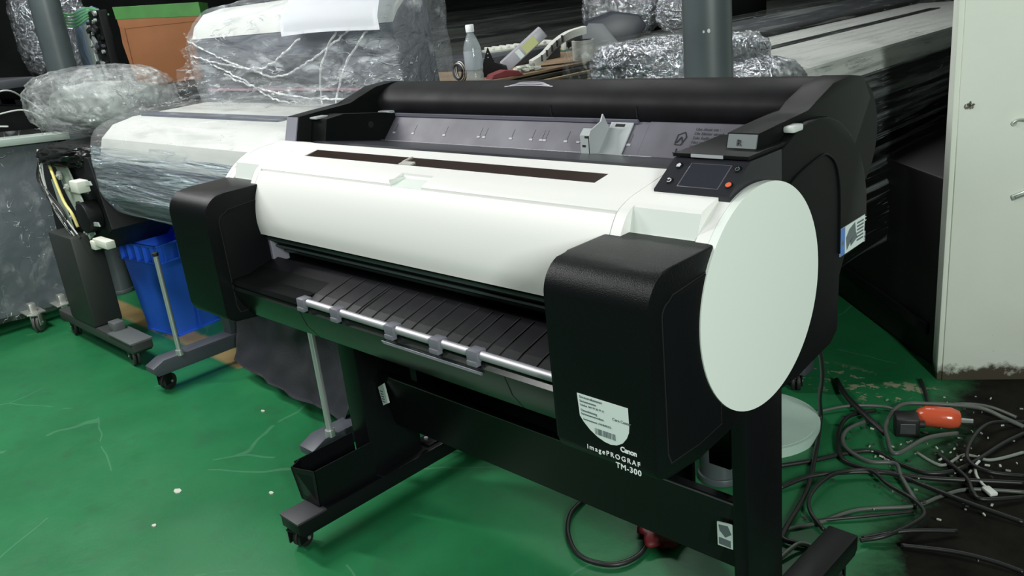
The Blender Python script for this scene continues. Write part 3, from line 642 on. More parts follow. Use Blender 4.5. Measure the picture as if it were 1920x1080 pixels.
def hull(name, prof, x0, x1, m, parent, axis='x', nu=90, nv=170, amp=.010, fr=(3, 12, 12), ends=.18, cy=None, cz=None, bulge=None, rot=0.0, endr=.12):
    """wrinkled film sleeve round a closed profile, pulled in and closed at both ends"""
    P = [(p.x, p.y) for p in spline([Vector((a, b, 0)) for a, b in prof + [prof[0]]], 10)][:-1]
    n = len(P); cy = cy if cy is not None else sum(p[0] for p in P) / n; cz = cz if cz is not None else sum(p[1] for p in P) / n
    L = [0]
    for i in range(n): L.append(L[-1] + math.dist(P[i], P[(i + 1) % n]))
    def pt(t):
        s_ = (t % 1) * L[-1]
        for i in range(n):
            if s_ <= L[i + 1]: k = (s_ - L[i]) / (L[i + 1] - L[i] + 1e-9); a = P[i]; b_ = P[(i + 1) % n]; return (a[0] + (b_[0] - a[0]) * k, a[1] + (b_[1] - a[1]) * k)
        return P[0]
    tab = [pt(j / nv) for j in range(nv)]
    bm = bmesh.new()
    def fn(u, v):
        y, z = tab[int(round(v * nv)) % nv]; x = x0 + (x1 - x0) * u
        e_ = min(u, 1 - u) / ends; k = 1 if e_ >= 1 else math.sqrt(max(0, 1 - (1 - e_) ** 2)) * endr * 1.0 + (1 - endr) if e_ > 0 else 0
        if e_ <= 0: k = .02
        elif e_ < .25: k *= .55 + .45 * (e_ / .25) ** .5
        if bulge: y, z = bulge(x, y, z)
        dy, dz = y - cy, z - cz; l = math.hypot(dy, dz) + 1e-6
        q = Vector((x * math.cos(rot) * fr[0] + (y + z) * math.sin(rot) * fr[0], y * fr[1], z * fr[2]))
        d_ = amp * (ridge(q) * .8 + ridge(q * 2.3) * .45 + noise.noise(q * 5) * .3 - .6)
        y = cy + dy * k + dy / l * d_; z = cz + dz * k + dz / l * d_
        return (x, y, z) if axis == 'x' else (y, x, z)
    grid(bm, fn, nu, nv, closed_v=True)
    return fin(name, bm, m, parent, smooth='all')

def plastic_lump(name, c, r, m, parent=None, seed=0, amp=.05, fr=7, sub=5, rz=0, rx=0):
    bm = bmesh.new(); bmesh.ops.create_icosphere(bm, subdivisions=sub, radius=1)
    for v in bm.verts:
        n_ = v.co.normalized(); q = n_ * fr * .35 + Vector((seed, seed * 2.1, 0))
        d_ = 1 + amp * (ridge(q * 1.5) + .6 * ridge(q * 3.4) + .45 * ridge(q * 7.5) - 1.1)
        s_ = [abs(t) ** .72 * (1 if t > 0 else -1) for t in n_]
        v.co = Vector((s_[0] * r[0], s_[1] * r[1], s_[2] * r[2])) * d_
    bmesh.ops.transform(bm, matrix=Matrix.Translation(c) @ Matrix.Rotation(rz, 4, 'Z') @ Matrix.Rotation(rx, 4, 'X'), verts=bm.verts)
    return fin(name, bm, m, parent, smooth='all')

# ---- wrapped printer on the left (deck plus tall hood)
A = root('wrapped_printer', (0, 0, 0), 'white film-wrapped printer with tall grey hood, left behind the foreground printer', 'printer')
ax0, ax1 = -2.02, -.80
bm = bmesh.new(); prism(bm, [(-.10, .64), (-.13, .70), (-.13, .84), (-.11, .90), (-.06, .940), (.02, .955), (.30, .96), (.45, .96), (.45, .64)], ax0, ax1, bev=.01)
fin('body', bm, MWHITE, A, smooth=30)
bm = bmesh.new(); prism(bm, [(-.105, .642), (-.136, .70), (-.137, .80), (-.125, .845), (-.10, .845), (-.10, .66)], ax0 + .01, ax1 - .01); fin('front_panel', bm, MGREY, A, smooth=30)
bm = bmesh.new(); box(bm, -1.98, -1.04, .035, .095, .953, .962, .002); fin('viewing_slot', bm, mat('slot_slate', (.03, .045, .08), .3), A)
bm = bmesh.new(); prism(bm, [(.32, .96), (.315, 1.19), (.335, 1.235), (.38, 1.275), (.45, 1.29), (.47, .96)], ax0, ax1, bev=.008); hdA = fin('hood', bm, MGREY, A, smooth=30)
bm = bmesh.new(); prism(bm, [(.3135, 1.195), (.332, 1.238), (.378, 1.279), (.46, 1.296), (.46, 1.285), (.38, 1.265), (.335, 1.225)], ax0 - .005, ax1 + .005); fin('hood_lid', bm, MWHITE, hdA, smooth=30)
bm = bmesh.new(); box(bm, ax0 + .12, ax1 - .28, .3085, .318, 1.03, 1.115, .004); box(bm, ax0 + .2, ax1 - .30, .3065, .318, .975, 1.0, .003); fin('hood_opening', bm, MGREY2, hdA, smooth=True)
bm = bmesh.new(); box(bm, ax0 + .05, ax1 - .1, .305, .317, 1.005, 1.012, .001); fin('hood_strip', bm, mat('strip_mauve', (.30, .16, .2), .4), hdA)
# film over the deck and front; film over the hood; web between them
hull('film_wrap', [(-.125, .635), (-.165, .72), (-.16, .84), (-.135, .92), (-.06, .962), (.05, .975), (.25, .975), (.34, .97), (.46, .95), (.47, .66), (.30, .615), (.05, .60)], ax0 - .06, ax1 + .05, [FILM_DECK], A, amp=.007, fr=(1.6, 8, 8), ends=.10, endr=.10)
fw = bpy.data.objects['film_wrap']
fw.data.materials.append(FILM_HEAVY)
for p in fw.data.polygons:
    if p.center.z < .885 + .02 * noise.noise(p.center * 4) and p.center.y < .1: p.material_index = 1
hull('film_wrap', [(.30, .955), (.292, 1.05), (.295, 1.15), (.305, 1.215), (.34, 1.255), (.39, 1.292), (.46, 1.305), (.49, 1.25), (.49, 1.1), (.48, .96)], ax0 - .035, ax1 + .055, [FILM_A], A, amp=.012, fr=(4, 11, 11), ends=.05, endr=.08, rot=.6)
def webf(u, v):
    a = Vector((ax0 - .03, .30, 1.22)).lerp(Vector((ax1 + .03, .30, 1.10)), u); b_ = Vector((ax0 + .02, .10, .975)).lerp(Vector((ax1 + .02, .25, .975)), u)
    sag = .06 * math.sin(v * math.pi) + .05 * math.sin(u * math.pi) * (1 - v)
    p = a.lerp(b_, v); p.z -= sag * (1 - v * .5); p.y += .5 * sag * (1 - v)
    q = Vector((u * 7 + v * 5, v * 2 + u * 9, 0)); d_ = .020 * (ridge(q) + .5 * ridge(q * 2.2) + .3 * ridge(q * 5) - .8) * (1 if 0 < v < 1 else .2)
    return p + Vector((0, -d_, d_ * .8))
bm = bmesh.new(); grid(bm, webf, 150, 50)
fin('film_web', bm, film('stretched_web', stretch=(3, 3, 9), scale=3.0, lo=.05, hi=.5, thr=(.57, .70), rough=.1, bump=1.0, crease=.02, cscale=1.4, camt=1, rot=(.4, .9, .2), bdist=.03), A, smooth='all')
# gathered film ropes
random.seed(11)
for k, pts in enumerate([[(ax0, .295, 1.19), (-1.8, .285, 1.13), (-1.55, .27, 1.08), (-1.35, .265, 1.06), (-1.1, .27, 1.13), (-.9, .285, 1.21)],
                         [(-1.9, .28, 1.12), (-1.62, .265, 1.05), (-1.4, .25, .985), (-1.22, .25, .975)],
                         [(-1.0, .275, 1.2), (-1.1, .262, 1.1), (-1.13, .255, 1.0), (-1.12, .25, .97)],
                         [(-2.0, .28, 1.14), (-1.7, .265, 1.10), (-1.45, .26, 1.09), (-1.2, .262, 1.17)],
                         [(-1.75, .27, 1.07), (-1.5, .255, 1.02), (-1.2, .25, .99), (-.95, .25, .99)],
                         [(-.84, .28, 1.2), (-.98, .262, 1.09), (-1.05, .25, .97)]]):
    bm = bmesh.new(); P = spline([Vector(p) for p in pts], 14)
    P = [p + Vector((0, .004 * nz(p, 30), .006 * nz(p, 40))) for p in P]
    tube(bm, P, [.0028 + .0022 * abs(nz(p, 35)) for p in P], 7); fin('film_rope', bm, film('film_rope_mat%d' % (k % 2), col=(.85, .88, .9), stretch=(1, 1, 1), scale=30, lo=.35, hi=.95, rough=.12), A, smooth='all')
# stand with rods, feet and hanging cloth
for x, pole in ((-1.78, (-1.752, -.125)), (-.755, (-.730, -.165))):
    bm = bmesh.new(); prism(bm, [(-.235, .085), (-.22, .07), (.33, .07), (.35, .085), (.35, .11), (.33, .125), (-.19, .125), (-.235, .105)], x - .035, x + .035, bev=.004); f_ = fin('foot', bm, SLATE, A, smooth=True)
    castor(f_, x, -.19, r=.03, hz=.075, yaw=.4); castor(f_, x, .30, r=.03, hz=.075, yaw=.8)
    bm = bmesh.new(); box(bm, x - .03, x + .03, .08, .20, .12, .66, .004); fin('leg', bm, SLATE, A, smooth=True)
    bm = bmesh.new(); tube(bm, [(pole[0], pole[1], .12), (pole[0] + .0, pole[1] + .0, .50)], .009, 12); cyl(bm, (pole[0], pole[1], .13), .014, .02, 'z', 12); fin('support_rod', bm, STEELR, A, smooth=True)
    bm = bmesh.new(); cyl(bm, (pole[0], pole[1], .505), .011, .014, 'z', 12, bev=.003); fin('rod_tip', bm, RUBBER, A, smooth=True)
CLOTH = mat('basket_cloth', (.045, .048, .065), .7, bump=.4, bscale=300, var=.35, vscale=4, col2=(.055, .055, .065))
def cloth(u, v):
    top = Vector((-1.72, -.06, .56)).lerp(Vector((-.72, -.10, .60)), u)
    bot = Vector((-1.62, .03, .075)).lerp(Vector((-.76, -.07, .115)), u)
    p = top.lerp(bot, v); p.y += .05 * math.sin(v * math.pi); p.z -= .03 * math.sin(u * math.pi) * v
    q = Vector((u * 3 + v * 1.5, v * 2.2, 1)); d_ = .035 * noise.noise(q) + .012 * noise.noise(q * 3)
    p.y += d_; p.x += d_ * .5; return p
bm = bmesh.new(); grid(bm, cloth, 60, 40); bmesh.ops.solidify(bm, geom=bm.faces[:], thickness=.002); fin('catch_cloth', bm, CLOTH, A, smooth='all')
# loose sheet of paper lying over the hood's front edge
def sheet(u, v):
    x = -1.29 + .51 * u - .05 * v
    path = [(.252, 1.178), (.258, 1.215), (.280, 1.255), (.325, 1.290), (.39, 1.318), (.46, 1.332)]
    t = v * (len(path) - 1); i = min(int(t), len(path) - 2); k = t - i
    y = path[i][0] + (path[i + 1][0] - path[i][0]) * k; z = path[i][1] + (path[i + 1][1] - path[i][1]) * k
    return (x, y, z + .004 + .004 * math.sin(u * 4))
bm = bmesh.new(); grid(bm, sheet, 20, 16); bmesh.ops.solidify(bm, geom=bm.faces[:], thickness=.0006)
tag(fin('paper_sheet', bm, mat('blank_paper', (.78, .8, .84), .6), smooth='all'), 'large blank white paper sheet draped over the wrapped hood', 'paper')

# ---- crumpled clear bag bundle and the stripped mechanism under it
BG = root('wrapped_bundle', (0, 0, 0), 'rounded bundle of crumpled clear bubble wrap beside the wrapped printer hood', 'wrapped goods')
plastic_lump('film_wrap', (-2.50, .09, 1.0), (.43, .19, .135), FILM_BUB, BG, 3, .045, 6, 6, rz=.12, rx=.0)
plastic_lump('film_layer', (-2.50, .09, 1.0), (.41, .175, .12), FILM_BUB, BG, 8, .06, 9, 5, rz=.12, rx=.0)
plastic_lump('core', (-2.48, .11, .985), (.34, .13, .085), mat('bundle_core', (.24, .27, .26), .7, var=.4, vscale=12), BG, 5, .05, 5, 4, rz=.12)
MC = root('stripped_machine', (0, 0, 0), 'stripped machine end with exposed brackets, gears and yellow wire on a black castered stand', 'machine')
PLATE = mat('bracket_plate', (.42, .50, .44), .4, metal=.3, var=.2, vscale=20)
bm = bmesh.new(); prism(bm, [(-2.78, .44), (-2.30, .44), (-2.12, .55), (-2.18, .82), (-2.45, .845), (-2.72, .80)], -.12, .16, 'y', bev=.006); fin('chassis', bm, MDARK, MC, smooth=True)
def plate(pts, y, m=PLATE, name='bracket'):
    bm = bmesh.new(); prism(bm, pts, y - .004, y + .002, 'y', bev=.001); return fin(name, bm, m, MC)
plate([(-2.50, .79), (-2.38, .80), (-2.30, .66), (-2.26, .52), (-2.33, .49), (-2.40, .60), (-2.46, .67)], -.135)
plate([(-2.56, .72), (-2.51, .73), (-2.46, .52), (-2.43, .43), (-2.50, .42), (-2.54, .55)], -.145)
plate([(-2.28, .73), (-2.12, .745), (-2.11, .73), (-2.28, .71)], -.15)
plate([(-2.30, .575), (-2.12, .590), (-2.11, .575), (-2.30, .56)], -.16)
plate([(-2.40, .70), (-2.20, .71), (-2.20, .69), (-2.40, .68)], -.14)
for (x, z, r, n_) in ((-2.44, .745, .018, 18), (-2.39, .70, .014, 16), (-2.31, .63, .022, 20), (-2.42, .58, .012, 14), (-2.30, .53, .013, 14)):
    bm = bmesh.new()
    prof = []
    for k in range(n_ * 2): a = math.pi * k / n_; rr_ = r * (1 if k % 2 else .88); prof.append((x + rr_ * math.cos(a), z + rr_ * math.sin(a)))
    prism(bm, prof, -.156, -.146, 'y'); cyl(bm, (x, -.158, z), r * .3, .01, 'y', 12); fin('gear', bm, mat('gear_white', (.35, .37, .34), .5) if n_ != 20 else RUBBER, MC)
bm = bmesh.new(); tube(bm, [(-2.52, -.155, .80), (-2.47, -.165, .765), (-2.44, -.168, .70), (-2.41, -.168, .64), (-2.37, -.165, .60), (-2.36, -.16, .545)], .006, 8, smooth_n=6); fin('yellow_wire', bm, mat('wire_yellow', (.7, .62, .22), .5), MC, smooth='all')
for k in range(9):
    random.seed(40 + k); p = [(-2.62 + random.random() * .1, -.15, .84), (-2.66 + random.random() * .1, -.17, .72), (-2.55 + random.random() * .12, -.17, .6), (-2.5 + random.random() * .15, -.16, .5)]
    bm = bmesh.new(); tube(bm, p, .0035, 6, smooth_n=6); fin('cable', bm, RUBBER if k % 3 else mat('wire_pale', (.4, .42, .4), .5), MC, smooth='all')
bm = bmesh.new(); box(bm, -2.245, -2.165, -.185, -.14, .70, .745, .004); fin('connector_block', bm, mat('block_cream', (.62, .64, .56), .5), MC, smooth=True)
bm = bmesh.new(); box(bm, -2.16, -2.03, -.185, -.15, .50, .530, .004); box(bm, -2.18, -2.14, -.19, -.15, .485, .52, .004); fin('connector_block', bm, mat('block_cream', (.62, .64, .56), .5), MC, smooth=True)
bm = bmesh.new(); cyl(bm, (-2.22, -.15, .60), .06, .06, 'y', 24, bev=.005); fin('motor', bm, MDARK, MC, smooth=True)
plastic_lump('black_sheet', (-2.42, -.02, .815), (.24, .15, .045), mat('black_sheet_film', (.010, .011, .011), .3, bump=.5, bscale=30), MC, 6, .12, 7, 5, rz=.1)
bm = bmesh.new(); box(bm, -2.66, -2.40, -.19, -.07, .115, .50, .01); fin('column', bm, mat('column_black', (.022, .026, .024), .5), MC, smooth=True)
bm = bmesh.new(); prism(bm, [(-2.84, .07), (-2.06, .07), (-2.04, .085), (-2.04, .115), (-2.84, .115)], -.185, -.105, 'y', bev=.006); ftm = fin('foot', bm, mat('foot_black', (.04, .043, .043), .5), MC, smooth=True)
bm = bmesh.new(); box(bm, -2.27, -2.045, -.19, -.10, .112, .121, .003); box(bm, -2.31, -2.25, -.165, -.12, .11, .155, .004); fin('foot_cap', bm, mat('cap_grey', (.10, .11, .115), .5), ftm, smooth=True)
castor(ftm, -2.13, -.155, r=.042, hz=.08, yaw=1.45, mw=mat('wheel_grey', (.04, .042, .042), .4)); castor(ftm, -2.76, -.155, r=.042, hz=.08, yaw=1.45)

# ---- wrapped board on castors at the far left
WB = root('wrapped_board', (0, 0, 0), 'tall grey panel in clear film on steel castors at the left edge of the photo', 'panel')
bm = bmesh.new(); prism(bm, [(-.62, .10), (-.02, .06), (.06, .62), (.075, .84), (-.60, .90)], -3.16, -3.08, 'x', bev=.008); fin('board', bm, mat('board_slate', (.105, .125, .145), .45, var=.2, vscale=3), WB, smooth=True)
def wbf(u, v):
    y = -.66 + .735 * v; z = .09 - .05 * v + (.84) * u; q = Vector((u * 5, v * 5, 3))
    return (-3.07 + .02 * ridge(q) * .6 + .01 * ridge(q * 2.4), y, z)
bm = bmesh.new(); grid(bm, wbf, 70, 60); fin('film_wrap', bm, film('board_film', stretch=(2, 5, 3), scale=2.2, lo=.03, hi=.22, thr=(.56, .74), rough=.18, rot=(.5, 0, 0), bdist=.02), WB, smooth='all')
bm = bmesh.new(); prism(bm, [(-.60, .895), (.12, .845), (.12, .815), (-.60, .862)], -3.20, -3.03, 'x', bev=.004); fin('top_rail', bm, mat('rail_pale', (.35, .42, .38), .45), WB, smooth=True)
SC = mat('castor_steel', (.55, .56, .52), .35, metal=.7)
for y in (-.235, -.105):
    bm = bmesh.new(); box(bm, -3.08, -2.98, y - .045, y + .035, .085, .092, .001); box(bm, -3.05, -3.01, y - .02, y + .01, .05, .13, .003); o = fin('castor_plate', bm, SC, WB, smooth=True)
    if y < -.2: castor(o, -2.985, y - .01, r=.042, hz=.088, yaw=.9, mb=SC, mw=mat('castor_wheel', (.08, .085, .08), .35))
    else:
        bm = bmesh.new(); tube(bm, [(-3.03, y, .085), (-3.03, y, .03)], .008, 10); fin('bolt', bm, SC, o, smooth=True)

# ---- blue crate standing on end
BLUE = mat('crate_blue', (.035, .17, .90), .4)
CR = root('plastic_crate', (-2.40, .055, 0), 'bright blue plastic crate with ribbed rim, standing under the wrapped printer', 'crate', rz=.12)
def tcorner(z): k = .80 + .20 * z / .42; return k
bm = bmesh.new(); H = .41; th = .008
def ring(z, ins):
    k = tcorner(z); hx, hy = .15 * k - ins, .125 * k - ins; return [(-hx, -hy + .125, z), (hx, -hy + .125, z), (hx, hy + .125, z), (-hx, hy + .125, z)]
R_ = [ring(.0, 0), ring(H, 0), ring(H, th), ring(.01, th)]
VV = [[bm.verts.new(p) for p in r_] for r_ in R_]
for a, b_ in zip(VV, VV[1:]):
    for i in range(4): bm.faces.new((a[i], a[(i + 1) % 4], b_[(i + 1) % 4], b_[i]))
bm.faces.new(VV[0][::-1]); bm.faces.new(VV[-1]); fin('crate_body', bm, BLUE, CR)
bm = bmesh.new()
for z in (H - .004, H - .078):
    k = .152 * tcorner(z) + .010; k2 = .127 * tcorner(z) + .010
    for a in ((-k, k, .125 - k2, .125 - k2 + .008), (-k, k, .125 + k2 - .008, .125 + k2), (-k, -k + .008, .125 - k2, .125 + k2), (k - .008, k, .125 - k2, .125 + k2)): box(bm, *a, z, z + .008, .001)
fin('rim_band', bm, BLUE, CR, smooth=True)
for i in range(5):
    x = -.125 + .0625 * i; bm = bmesh.new(); box(bm, x - .003, x + .003, -.012, .004, H - .075, H, .001); fin('rim_rib', bm, BLUE, CR)
for i in range(4):
    y = .03 + .062 * i; bm = bmesh.new(); box(bm, .140, .160, y - .003, y + .003, H - .075, H, .001); fin('rim_rib', bm, BLUE, CR)
bm = bmesh.new(); box(bm, -.125, .13, .018, .026, -.0, .006, .001); box(bm, .118, .128, .02, .23, .0, .006); fin('bottom_lip', bm, BLUE, CR)
bm = bmesh.new(); box(bm, .127, .133, .125, .13, .01, H - .08); fin('side_rib', bm, BLUE, CR)

# ---- cardboard box with green tape, on a dark bench
CARD = mat('cardboard', (.25, .095, .032), .75, var=.12, vscale=6, bump=.2, bscale=60)
TAPE = mat('green_tape', (.055, .22, .045), .4, var=.25, vscale=12)
CB = root('cardboard_box', (-3.02, .46, 1.0), 'brown cardboard box sealed with wide green tape, above the crumpled bundle', 'box', rz=.98)
bm = bmesh.new(); prism(bm, [(.02, .0), (.36, .0), (.37, .34), (-.01, .36)], 0, .34, 'y', bev=.004); fin('box_body', bm, CARD, CB, smooth=True)
bm = bmesh.new(); prism(bm, [(-.008, .31), (.372, .285), (.372, .348), (-.012, .365)], -.0015, .342, 'y', bev=.001); fin('tape_band', bm, TAPE, CB)
bm = bmesh.new(); prism(bm, [(.018, .0), (.020, .27), (.0, .275), (-.004, .20)], -.004, -.001, 'y'); box(bm, .0, .366, -.002, .0, .265, .268); fin('box_flap', bm, CARD, CB)
BN = root('equipment_bench', (0, 0, 0), 'dark low bench loaded with wrapped parts in the far left background', 'bench')
bm = bmesh.new(); box(bm, -4.9, -3.03, .33, 1.05, .95, 1.0, .01); fin('bench_top', bm, MDARK, BN, smooth=True)
for x, y in ((-4.8, .40), (-3.1, .40), (-3.1, .98), (-4.8, .98)):
    bm = bmesh.new(); box(bm, x - .03, x + .03, y - .03, y + .03, 0, .95); fin('leg', bm, MDARK, BN)
bm = bmesh.new(); box(bm, -4.8, -3.1, .4, 1.0, .25, .3); fin('shelf', bm, MDARK, BN)
o = plastic_lump('crumpled_film_roll', (-3.80, .42, 1.31), (.20, .16, .28), FILM_FOIL, None, 9, .08, 10, 5); tag(o, 'glittering crumpled film mass behind the leaning dark pipe, top left', 'wrapped goods')
o = plastic_lump('wrapped_cylinder', (-3.35, .46, 1.195), (.075, .08, .19), mat('blue_grey_wrap', (.16, .22, .30), .35, bump=.5, bscale=20), None, 2, .05, 6, 5); tag(o, 'blue-grey wrapped upright bundle beside the dark pipe', 'wrapped goods')
UP = root('dismantled_frame', (0, 0, 0), 'pale steel upright with dark dismantled parts beside the cardboard box', 'machine part')
bm = bmesh.new(); box(bm, -3.27, -3.205, .385, .425, 1.0, 1.30, .003); fin('upright', bm, mat('upright_steel', (.35, .42, .41), .4, metal=.4), UP)
bm = bmesh.new(); box(bm, -3.20, -3.06, .395, .44, 1.0, 1.36, .006); fin('dark_block', bm, MDARK, UP, smooth=True)
random.seed(5)
for k in range(34):
    bm = bmesh.new(); x = random.uniform(-3.2, -3.07); z = random.uniform(1.02, 1.36); s_ = random.uniform(.006, .022)
    Mx = Matrix.Translation((x, .388 - random.random() * .012, z)) @ Matrix.Rotation(random.uniform(-1, 1), 4, 'Y')
    if k % 3 == 0: cyl(bm, (0, 0, 0), s_ * .7, .012, 'y', 12, M=Mx)
    else: box(bm, -s_, s_, -.006, .006, -s_ * .45, s_ * .45, .001, M=Mx)
    fin('fitting', bm, [MGREY2, PLATE, STEELR, MDARK, RUBBER][k % 5], UP)
bm = bmesh.new()
for k in range(5):
    tube(bm, [(-3.45 + .02 * k, .33, 1.33 + .012 * k), (-3.3, .36, 1.30 + .014 * k), (-3.18, .40, 1.335 + .010 * k), (-3.06, .44, 1.335)], .005, 6, smooth_n=6)
o = fin('tape_strands', bm, mat('green_film', (.12, .42, .16), .3, alpha=.7), None, smooth='all'); tag(o, 'twisted light green tape strands trailing from the cardboard box', 'tape', kind='stuff')
# ---- dark equipment far left
DL = root('dark_machine', (0, 0, 0), 'black machine with loose wires at the far left, behind the grey panel', 'machine')
bm = bmesh.new(); prism(bm, [(-.9, .3), (.25, .3), (.25, .94), (-.1, 1.0), (-.9, 1.22)], -4.6, -3.35, 'x', bev=.01); fin('housing', bm, MDARK, DL, smooth=True)
bm = bmesh.new(); box(bm, -3.9, -3.28, -.7, .12, 1.06, 1.10, .004); fin('beam', bm, MGREY2, DL, smooth=True)
bm = bmesh.new(); box(bm, -3.36, -3.30, -.55, -.15, 1.12, 1.22, .01); fin('cover', bm, mat('cover_slate', (.05, .055, .05), .5), DL, smooth=True)
for k, p in enumerate([[(-3.3, -.3, .93), (-3.25, -.15, .95), (-3.2, .0, .965), (-3.1, .05, .92)], [(-3.3, -.2, 1.0), (-3.2, -.05, 1.06), (-3.25, .05, 1.0), (-3.2, .1, .93)], [(-3.3, -.35, .90), (-3.2, -.2, .92), (-3.1, -.1, .91)], [(-3.32, -.4, 1.13), (-3.25, -.25, 1.135), (-3.2, -.1, 1.13)]]):
    bm = bmesh.new(); tube(bm, p, .004, 6, smooth_n=8); fin('wire', bm, mat('wire_pale', (.4, .42, .4), .5), DL, smooth='all')
for y in (-.6, -.2, .15):
    bm = bmesh.new(); box(bm, -4.5, -3.4, y - .03, y + .03, 0, .3); fin('leg', bm, MDARK, DL)

# ---- pipes
def pipe(x, y, r, label, chips=()):
    t_ = root('support_pipe', (x, y, 0), label, 'pipe')
    bm = bmesh.new(); cyl(bm, (0, 0, 1.8), r, 3.6, 'z', 48); fin('pipe_body', bm, PIPE, t_, smooth=True)
    bm = bmesh.new(); cyl(bm, (0, 0, .01), r * 1.12, .02, 'z', 32, bev=.003); fin('base_ring', bm, PIPE, t_, smooth=True)
    for a, z, s_ in chips:
        bm = bmesh.new(); Mx = Matrix.Rotation(a, 4, 'Z') @ Matrix.Translation((r, 0, z)) @ Matrix.Rotation(math.pi / 2, 4, 'Y')
        prof = [(s_ * (1 + .35 * nz((k, a, z), 1.7)) * math.cos(k), s_ * (1 + .3 * nz((k, 2, z), 1.3)) * .8 * math.sin(k)) for k in [i * .6283 for i in range(10)]]
        prism(bm, prof, -.001, .0008, 'z'); bmesh.ops.transform(bm, matrix=Mx, verts=bm.verts); fin('paint_chip', bm, mat('chip_pale', (.45, .52, .5), .6), t_)
pipe(.154, .423, .053, 'thick grey-green vertical pipe behind the foreground printer', ((-.95, 1.118, .0045), (-1.15, 1.117, .003)))
pipe(-3.24, .235, .066, 'dark vertical pipe at the top left, behind the crumpled bundle')

# ---- wrapped printer on the right (long axis running away)
Cc = root('wrapped_printer', (0, 0, 0), 'long pale machine under taut clear film with crinkled end, right of the grey-green pipe', 'printer')
cp = [(.045, .70), (.062, .80), (.060, .90), (.045, .945), (-.01, .953), (-.60, .955), (-.62, .93), (-.62, .66), (-.2, .64), (.0, .66)]
bm = bmesh.new(); prism(bm, cp, .95, 3.7, 'y', bev=.01); fin('body', bm, MWHITE, Cc, smooth=30)
bm = bmesh.new(); box(bm, .0, .068, 1.0, 3.65, .66, .88, .006); fin('front_panel', bm, MDARK, Cc, smooth=True)
bm = bmesh.new(); box(bm, -.37, -.32, 1.55, 3.2, .952, .9585, .001); fin('viewing_slot', bm, MDARK, Cc)
bm = bmesh.new(); box(bm, -.215, -.185, 1.24, 1.33, .952, .959, .001); fin('latch', bm, MDARK, Cc)
bm = bmesh.new(); prism(bm, [(-.625, .95), (-.60, .985), (-.78, 1.02), (-.88, 1.0), (-.88, .66), (-.625, .66)], 1.3, 3.7, 'y', bev=.01); fin('rear_unit', bm, MGREY2, Cc, smooth=30)
hull('film_wrap', [(.075, .72), (.078, .84), (.072, .93), (.03, .962), (-.2, .968), (-.45, .972), (-.60, .995), (-.68, 1.02), (-.80, 1.035), (-.90, 1.01), (-.93, .8), (-.90, .64), (-.5, .62), (.0, .64)], 1.12, 3.8, [FILM_C], Cc, axis='y', amp=.006, fr=(1.2, 9, 9), ends=.03, endr=.05, nv=150)
def skirt(u, v):
    y = .98 + 2.75 * u; z = .945 - .62 * v; q = Vector((y * .9 + z * 1.5, z * 16, 2)); x = .075 + .10 * v - .05 * v * v
    return (x + .022 * (ridge(q) + .5 * ridge(q * 2.1) - .9) * min(1, v * 4), y, z)
bm = bmesh.new(); grid(bm, skirt, 120, 90); fin('film_skirt', bm, FILM_SKIRT, Cc, smooth='all')
for y in (1.4, 3.4):
    bm = bmesh.new(); box(bm, -.42, -.30, y - .05, y + .05, .10, .66, .004); fin('leg', bm, MDARK, Cc, smooth=True)
    bm = bmesh.new(); box(bm, -.70, -.05, y - .035, y + .035, .07, .12, .006); f_ = fin('foot', bm, MDARK, Cc, smooth=True); castor(f_, -.1, y, r=.03, hz=.072); castor(f_, -.65, y, r=.03, hz=.072)
EB = Cc
def brick(name, x0, x1, y0, y1, z0, z1, m, parent, seed, amp=.012, fr=16, n=60, r=.06):
    bm = bmesh.new(); bmesh.ops.create_cube(bm, size=2); bmesh.ops.subdivide_edges(bm, edges=bm.edges[:], cuts=n, use_grid_fill=True)
    hx, hy, hz = (x1 - x0) / 2, (y1 - y0) / 2, (z1 - z0) / 2
    for v in bm.verts:
        p = Vector((v.co.x * hx, v.co.y * hy, v.co.z * hz)); c_ = Vector((max(-hx + r, min(hx - r, p.x)), max(-hy + r, min(hy - r, p.y)), max(-hz + r, min(hz - r, p.z)))); d_ = p - c_
        if d_.length > 1e-6: p = c_ + d_.normalized() * r
        n_ = d_.normalized() if d_.length > 1e-6 else Vector((0, 0, 1)); q = p * fr + Vector((seed, 0, seed))
        p += n_ * amp * (ridge(q) + .6 * ridge(q * 2.2) + .4 * ridge(q * 4.7) - 1.1)
        v.co = p + Vector(((x0 + x1) / 2, (y0 + y1) / 2, (z0 + z1) / 2))
    return fin(name, bm, m, parent, smooth='all')
brick('end_wrap', -.575, -.10, .86, 1.22, .62, 1.050, FILM_FOIL, EB, 4, .008, 18, 80)
brick('end_wrap', -.20, .06, .84, 1.12, .66, .985, FILM_FOIL, EB, 9, .008, 18, 50)
bm = bmesh.new(); box(bm, -.54, -.14, .90, 1.19, .64, 1.02, .05, seg=4); fin('end_core', bm, mat('core_grey', (.16, .18, .19), .6), EB, smooth=True)
bm = bmesh.new(); box(bm, -.50, .02, .95, 1.2, .10, .62, .01); fin('support_block', bm, MDARK, EB)
for a in ((-.46, 1.0), (-.02, 1.15)):
    bm = bmesh.new(); box(bm, a[0] - .02, a[0] + .02, a[1] - .02, a[1] + .02, 0, .12); fin('block_foot', bm, MDARK, EB)
